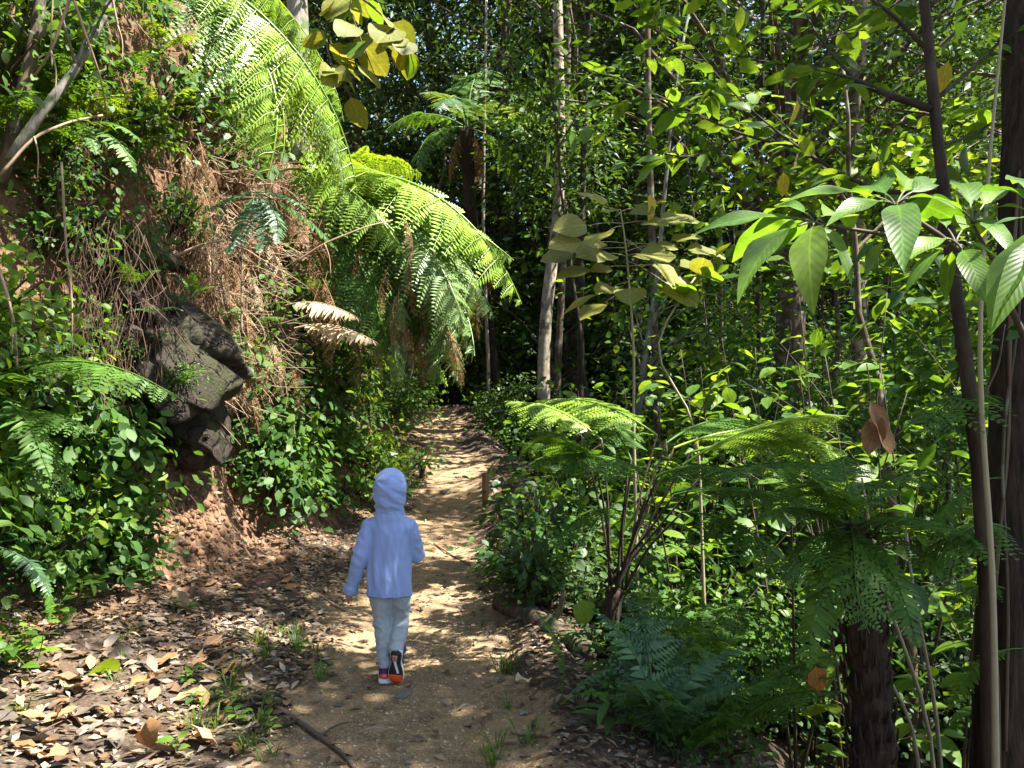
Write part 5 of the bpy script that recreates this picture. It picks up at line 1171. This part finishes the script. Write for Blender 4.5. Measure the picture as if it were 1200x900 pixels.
# grass tufts
def tuft_mesh(n, h):
    mb = MB()
    for i in range(n):
        a = R.uniform(0, 2*PI); b_ = np.array([math.cos(a), math.sin(a), 0])*R.uniform(0, .03); l = h*R.uniform(.4, 1.2); o = np.array([math.cos(a), math.sin(a), 0])*l*R.uniform(.4, 1.3); w = np.array([-math.sin(a), math.cos(a), 0])*.003
        p1 = b_ + o*.35 + [0, 0, l*.55]; p2 = b_ + o + [0, 0, l*.7]
        mb.add([b_-w, b_+w, p1+w, p1-w, p2], [(0, 1, 2, 3)], [(3, 2, 4)])
    return mb.mesh('grass_blades', 'grass')
TU = [tuft_mesh(16, .13), tuft_mesh(12, .09), tuft_mesh(20, .17)]
for box, n, lab, grp in [((250, 700, 400, 850), 11, 'thin grass tuft at the bank-side edge of the footpath', 'grass tufts on the bank side'), ((200, 840, 320, 900), 8, 'grass tuft among the large dry leaves', 'grass tufts among dry leaves'), ((560, 720, 660, 900), 7, 'grass tuft on the gully edge of the footpath', 'grass tufts on the gully edge'), ((280, 540, 440, 620), 16, 'grass tuft hanging over the soil face', 'grass tufts over the soil face'), ((0, 560, 150, 850), 10, 'grass tuft at the foot of the bank', 'grass tufts at the bank foot')]:
    px = R.uniform(box[0], box[2], n); py = R.uniform(box[1], box[3], n); p, ok = hits(px, py)
    for i in range(n):
        if abs(p[i, 0]-cxf(p[i, 1])) < hwf(p[i, 1])*.75: continue
        ob('grass_tuft', TU[R.integers(3)], None, Matrix.Translation(Vector(p[i])) @ Matrix.Rotation(R.uniform(0, 6), 4, 'Z') @ Matrix.Scale(R.uniform(.7, 1.3), 4), lab, 'grass', grp)

# ------------------------------------------------------------------ the child
def fabric(name, c, c2, bump=.25, scale=260, rough=.85):
    m, nt, b, out = mat(name); tcn = N(nt, 'ShaderNodeTexCoord'); a = noise_(nt, tcn.outputs['Object'], scale, 2); l = noise_(nt, tcn.outputs['Object'], 7, 3)
    L(nt, mixc(nt, l, c, c2), b.inputs['Base Color']); b.inputs['Roughness'].default_value = rough; b.inputs['Specular IOR Level'].default_value = .2
    b.inputs['Sheen Weight'].default_value = .15; bump_(nt, a, bump, .002, b); return m
M['hoodie'] = fabric('lavender_jersey', (.235, .315, .55), (.2, .27, .49))
M['trousers'] = fabric('grey_cotton', (.31, .34, .365), (.25, .28, .305))
M['skin'] = plain_mat('skin', (.36, .2, .13), .55, (.32, .17, .11)); M['hair'] = plain_mat('dark_hair', (.015, .011, .009), .5)
M['navy'] = plain_mat('navy_mesh', (.025, .025, .09), .7, (.04, .035, .12), 80); M['white_rubber'] = plain_mat('white_rubber', (.7, .7, .7), .5)
M['black_rubber'] = plain_mat('black_rubber', (.02, .02, .022), .6); M['red_trim'] = plain_mat('coral_red', (.75, .1, .06), .5); M['orange_rubber'] = plain_mat('orange_rubber', (.85, .1, .025), .5); M['purple'] = plain_mat('purple_knit', (.16, .05, .17), .8, (.3, .07, .16), 90)
def remeshed(name, mb, vox, mat_, smooth=6, wr=None):
    me = mb.mesh(name, mat_); o = bpy.data.objects.new('tmp', me); COL.objects.link(o)
    m1 = o.modifiers.new('r', 'REMESH'); m1.mode = 'VOXEL'; m1.voxel_size = vox
    m2 = o.modifiers.new('s', 'SMOOTH'); m2.factor = .5; m2.iterations = smooth
    dg = bpy.context.evaluated_depsgraph_get(); out = bpy.data.meshes.new_from_object(o.evaluated_get(dg)); out.name = name
    bpy.data.objects.remove(o)
    if wr is not None:
        c = get_co(out); set_co(out, c + np_normals(out)*wr(c)[:, None])
    out.polygons.foreach_set('use_smooth', np.ones(len(out.polygons), bool)); out.materials.clear(); out.materials.append(M[mat_]); return out
def loft(mb, rings, sides=20):            # rings: (centre, rx, ry) stacked, horizontal ellipses
    a = np.arange(sides)*2*PI/sides; V = []
    for c, rx, ry in rings: V.append(np.asarray(c, float) + np.stack([np.cos(a)*rx, np.sin(a)*ry, a*0], 1))
    n = len(rings); V = np.concatenate(V + [[rings[0][0]], [rings[-1][0]]])
    i = np.arange(n-1)[:, None]*sides; j = np.arange(sides); k = (j+1) % sides
    mb.add(V, np.stack([i+j, i+k, i+sides+k, i+sides+j], -1).reshape(-1, 4), [[n*sides, b, a_] for a_, b in zip(j, k)] + [[n*sides+1, (n-1)*sides+a_, (n-1)*sides+b] for a_, b in zip(j, k)])
def ell(mb, c, r, sub=ICO2):
    mb.add(np.asarray(c) + sub[0]*np.asarray(r), None, sub[1])
ch, _ = hits(np.array([452]), np.array([795])); ch = ch[0]; D = 4.5
kx = P(456, 797, D)
child = thing('person', 'child in a lavender-blue hooded top and grey trousers walking up the path', 'person', (kx[0], D, gz(kx[0], D) - .005))
# joints, x to the bank-path axis, y along the walk, z up
SHL, SHR = np.array([-.097, .0, .855]), np.array([.097, .0, .855])
ELL, ELR = np.array([-.155, -.03, .685]), np.array([.142, .06, .68])
WRL, WRR = np.array([-.212, .02, .50]), np.array([.085, .2, .66])
HPL, HPR = np.array([-.052, 0, .56]), np.array([.052, 0, .56])
KNL, KNR = np.array([-.045, .02, .32]), np.array([.055, .07, .325])
ANL, ANR = np.array([-.012, -.01, .08]), np.array([.045, -.075, .185])
def hand(mb, w, d, side):
    d = d/np.linalg.norm(d); n_ = np.cross(d, [0, 1., 0]); n_ /= np.linalg.norm(n_); lat = np.cross(n_, d)
    mb.tube(np.array([w-d*.02, w+d*.015, w+d*.04, w+d*.055]), [.017, .021, .023, .019], 8, flat=.6)
    for i, (o, l) in enumerate(((-.016, .038), (-.005, .045), (.006, .042), (.016, .032))):
        b_ = w + d*.045 + lat*o; k1 = b_ + d*l*.5; k2 = k1 + (d*.7 + n_*side*.6)*l*.5
        mb.tube(np.array([b_, k1, k2]), [.0062, .0058, .005], 6)
    b_ = w + d*.012 + lat*-.018; mb.tube(np.array([b_, b_ + lat*-.014 + d*.018, b_ + lat*-.013 + d*.036]), [.007, .0065, .0055], 6)
mb = MB()
loft(mb, [((0, 0, .52), .08, .06), ((0, 0, .57), .095, .07), ((0, 0, .66), .085, .062), ((0, 0, .78), .095, .068), ((0, 0, .87), .09, .058), ((0, 0, .905), .05, .045), ((0, .005, .95), .036, .036)])
for s_, e, w in ((SHL, ELL, WRL), (SHR, ELR, WRR)): mb.tube(np.array([s_, (s_+e)/2, e, (e+w)/2, w]), [.036, .033, .027, .026, .018], 10)
hand(mb, WRL, WRL-ELL, 1); hand(mb, WRR, WRR-ELR, -1)
for h, k_, a_ in ((HPL, KNL, ANL), (HPR, KNR, ANR)): mb.tube(np.array([h, (h+k_)/2, k_, k_*.6+a_*.4, a_]), [.05, .045, .036, .034, .024], 10)
mb.tube(np.array([ANL, ANL + [0, .05, -.045], ANL + [0, .12, -.055]]), [.027, .026, .02], 8); mb.tube(np.array([ANR, ANR + [0, .02, -.06], ANR + [0, .03, -.13]]), [.027, .026, .02], 8)
ell(mb, (0, .012, 1.045), (.068, .082, .1)); ell(mb, (0, .03, .985), (.05, .055, .045)); ell(mb, (0, .098, 1.03), (.011, .014, .016)); ell(mb, (-.07, .012, 1.03), (.01, .018, .024)); ell(mb, (.07, .012, 1.03), (.01, .018, .024)); ell(mb, (0, .084, .998), (.02, .008, .007))
ob('body', remeshed('child_body', mb, .0045, 'skin', 4), child)
for s_ in (-1, 1):
    mb = MB(); ell(mb, (s_*.027, .082, 1.048), (.011, .009, .008)); ob('eye', mb.mesh('eye', 'white_rubber', True), child)
mb = MB(); ell(mb, (0, .0, 1.062), (.074, .082, .092)); ob('hair', mb.mesh('hair', 'hair', True), child)
# hooded top
mb = MB()
loft(mb, [((0, -.005, .478), .121, .09), ((0, -.005, .50), .122, .092), ((0, -.004, .58), .119, .09), ((0, 0, .68), .115, .085), ((0, 0, .78), .116, .085), ((0, -.002, .835), .113, .079), ((0, -.002, .872), .096, .074), ((0, -.004, .905), .08, .075), ((0, -.004, .93), .072, .07), ((0, 0, .96), .06, .06)], 28)
for s_, e, w in ((SHL, ELL, WRL), (SHR, ELR, WRR)):
    w2 = w + (w-e)/np.linalg.norm(w-e)*.018
    mb.tube(np.array([s_ + (s_*[-.4, 0, 0]), s_ + [0, 0, -.005], (s_+e)/2, e, (e+w)/2, w2]), [.045, .052, .05, .045, .041, .037], 14)
def crease(u, v, sd): return .5 - np.abs(fbm(u, v, sd, 3))
def hood_w(c):
    x, y, z = c[:, 0], c[:, 1], c[:, 2]
    f = .011*(crease(x*20 + z*3, z*3.2 + y*6, 4)) + .003*np.sin(x*120 + 8*fbm(x*6, z*3, 3, 2))*sstep(.92, .8, z)
    arm = sstep(.118, .145, np.abs(x)); return f*(1-arm) + arm*(.010*crease(z*17 + x*10, x*9 + y*9, 9))
hm = remeshed('hoodie', mb, .0065, 'hoodie', 5, hood_w)
hood = ob('hooded_top', hm, child)
mb = MB()                                  # hood: back shell open to the front, gathered at the neck
rings = []
for i in range(13):
    f = i/12; z = .895 + .272*f; rr = [.086, .079, .078, .082, .086, .0885, .09, .09, .088, .083, .073, .054, .02][i]
    rings.append(((0, .012 - .012*math.sin(f*PI), z), rr, rr*(1.12 if 2 < i < 11 else 1.0)))
loft(mb, rings, 28)
def hw(c):
    x, y, z = c[:, 0], c[:, 1], c[:, 2]
    f = .011*crease(x*9 + z*14, z*15 - x*6 + y*8, 14)*sstep(1.17, 1.08, z) + .004*fbm(x*12, z*12 + y*9, 15, 3)
    return f + .007*np.exp(-((y-.045)/.007)**2) - .006*np.exp(-((y-.03)/.007)**2)
hd = remeshed('hood', mb, .0055, 'hoodie', 5, hw)
c = get_co(hd); front = (c[:, 1] > .065)       # the face opening
c[:, 1] = np.where(front & (np.abs(c[:, 0]) < .055) & (c[:, 2] > .95) & (c[:, 2] < 1.12), .052 - .2*(.055-np.abs(c[:, 0])), c[:, 1]); set_co(hd, c)
ob('hood', hd, hood)
mb = MB(); a = np.linspace(0, 2*PI, 41); mb.tube(np.stack([np.cos(a)*.1255, -.005+np.sin(a)*.0945, .488 + 0*a], 1), .0025, 5, cap=False); ob('hem', mb.mesh('hem', 'hoodie', True), hood)
for e, w in ((ELL, WRL), (ELR, WRR)):
    d = (w-e)/np.linalg.norm(w-e); mb = MB(); mb.tube(np.array([w-d*.012, w-d*.006, w+d*.016, w+d*.02]), [.037, .0395, .0395, .036], 18); ob('cuff', mb.mesh('cuff', 'hoodie', True), hood)
# trousers
mb = MB(); loft(mb, [((0, 0, .50), .10, .078), ((0, 0, .56), .108, .082), ((0, 0, .62), .1, .075)])
for h, k_, a_, ea in ((HPL, KNL, ANL, -.02), (HPR, KNR, ANR, .0)):
    d = (a_-k_)/np.linalg.norm(a_-k_)
    mb.tube(np.array([h + [0, 0, .02], h*.5+k_*.5, k_, k_*.5+a_*.5, a_ - d*.02, a_ + d*ea*.6]), [.064, .06, .05, .046, .042, .04], 16)
mb2 = lambda c: .011*crease(c[:, 0]*9 + c[:, 2]*13 + c[:, 1]*8, c[:, 2]*11 - c[:, 0]*12, 24) - .003
ob('trousers', remeshed('trousers', mb, .006, 'trousers', 4, mb2), child)
# shoes: local frame has the heel at y=0, toe at y=.19, sole bottom at z=0
def shoe(Mx, nm):
    def outline(t, s_): # half width along the sole
        return s_*(.031 + .009*np.sin(PI*np.clip((t-.35)/.65, 0, 1)) - .006*np.exp(-((t-.4)/.15)**2))*np.clip(np.sin(PI*np.clip(t*.93+.035, 0, 1))*3.2, 0, 1)**.55
    t = np.linspace(0, 1, 22)
    def slab(z0, z1, k0, k1, t0=0, t1=1, grow=0.0):
        tt = np.linspace(t0, t1, 22); V = []
        for z, k_ in ((z0, k0), (z1, k1)):
            for sd in (-1, 1): V.append(np.stack([outline(tt, sd)*k_, tt*.19 + (tt-.5)*grow, np.full(22, z) + .014*np.clip((tt-.78)/.22, 0, 1)**2], 1))
        V = np.concatenate(V); i = np.arange(21); a_, b, c_, d_ = i, i+22, i+44, i+66
        Q = np.concatenate([np.stack([a_, b, b+1, a_+1], 1), np.stack([c_, c_+1, d_+1, d_], 1), np.stack([a_, a_+1, c_+1, c_], 1), np.stack([b, d_, d_+1, b+1], 1)])
        Q = np.concatenate([Q, [[0, 44, 66, 22], [21, 43, 87, 65]]]); m = MB(); m.add(V, Q); return m
    r = ob(nm, None, child, Mx)
    s1 = ob('midsole', slab(.006, .03, 1.04, 1.0, grow=.008).mesh('midsole', 'white_rubber'), r)
    ob('outsole', slab(0, .0062, .9, .98).mesh('outsole', 'black_rubber'), r)
    ob('toe_tread', slab(-.003, .001, .86, .9, .72, .985).mesh('toe_tread', 'orange_rubber'), r)
    mb = MB(); mb.add([(-.018, .03, -.002), (-.004, .035, -.002), (.006, .075, -.002), (.02, .125, -.002), (.008, .128, -.002), (-.006, .085, -.002)], [(0, 1, 2, 5), (5, 2, 3, 4)]); ob('sole_stripe', mb.mesh('sole_stripe', 'white_rubber'), r)
    mb = MB()
    mb.tube(np.array([(0, .0, .04), (0, .012, .048), (0, .04, .055), (0, .08, .05), (0, .12, .036), (0, .16, .03), (0, .186, .027)]), [.014, .028, .034, .035, .034, .03, .012], 14, flat=.85)
    mb.tube(np.array([(0, .035, .04), (0, .034, .07), (0, .033, .088)]), [.032, .031, .03], 14)
    ob('upper', remeshed('shoe_upper', mb, .005, 'navy', 3), r)
    mb = MB(); a = np.linspace(0, 2*PI, 25); mb.tube(np.stack([np.cos(a)*.031, .033+np.sin(a)*.031, .088+0*a], 1), .006, 6, cap=False); mb.tube(np.array([(0, .033, .085), (0, .033, .12)]), [.027, .026], 12); ob('collar', mb.mesh('collar', 'purple', True), r)
    mb = MB(); mb.tube(np.array([(-.022, .0005, .047), (0, -.012, .05), (.022, .0005, .047)]), [.011, .012, .011], 8, flat=.5); ob('heel_tab', mb.mesh('heel_tab', 'red_trim', True), r)
    for q in range(3):
        mb = MB(); y_ = .075+.02*q; mb.tube(np.array([(-.02, y_, .075-.012*q), (0, y_+.004, .086-.013*q), (.02, y_, .075-.012*q)]), .0025, 5); ob('lace', mb.mesh('lace', 'red_trim', True), r)
    return r
shoe(Matrix.Translation((-.02, -.045, .008)) @ Matrix.Rotation(.10, 4, 'Z'), 'shoe')
shoe(Matrix.Translation((.05, -.098, .205)) @ Matrix.Rotation(-.12, 4, 'Z') @ Matrix.Rotation(math.radians(-79), 4, 'X') @ Matrix.Rotation(.06, 4, 'Z'), 'shoe')
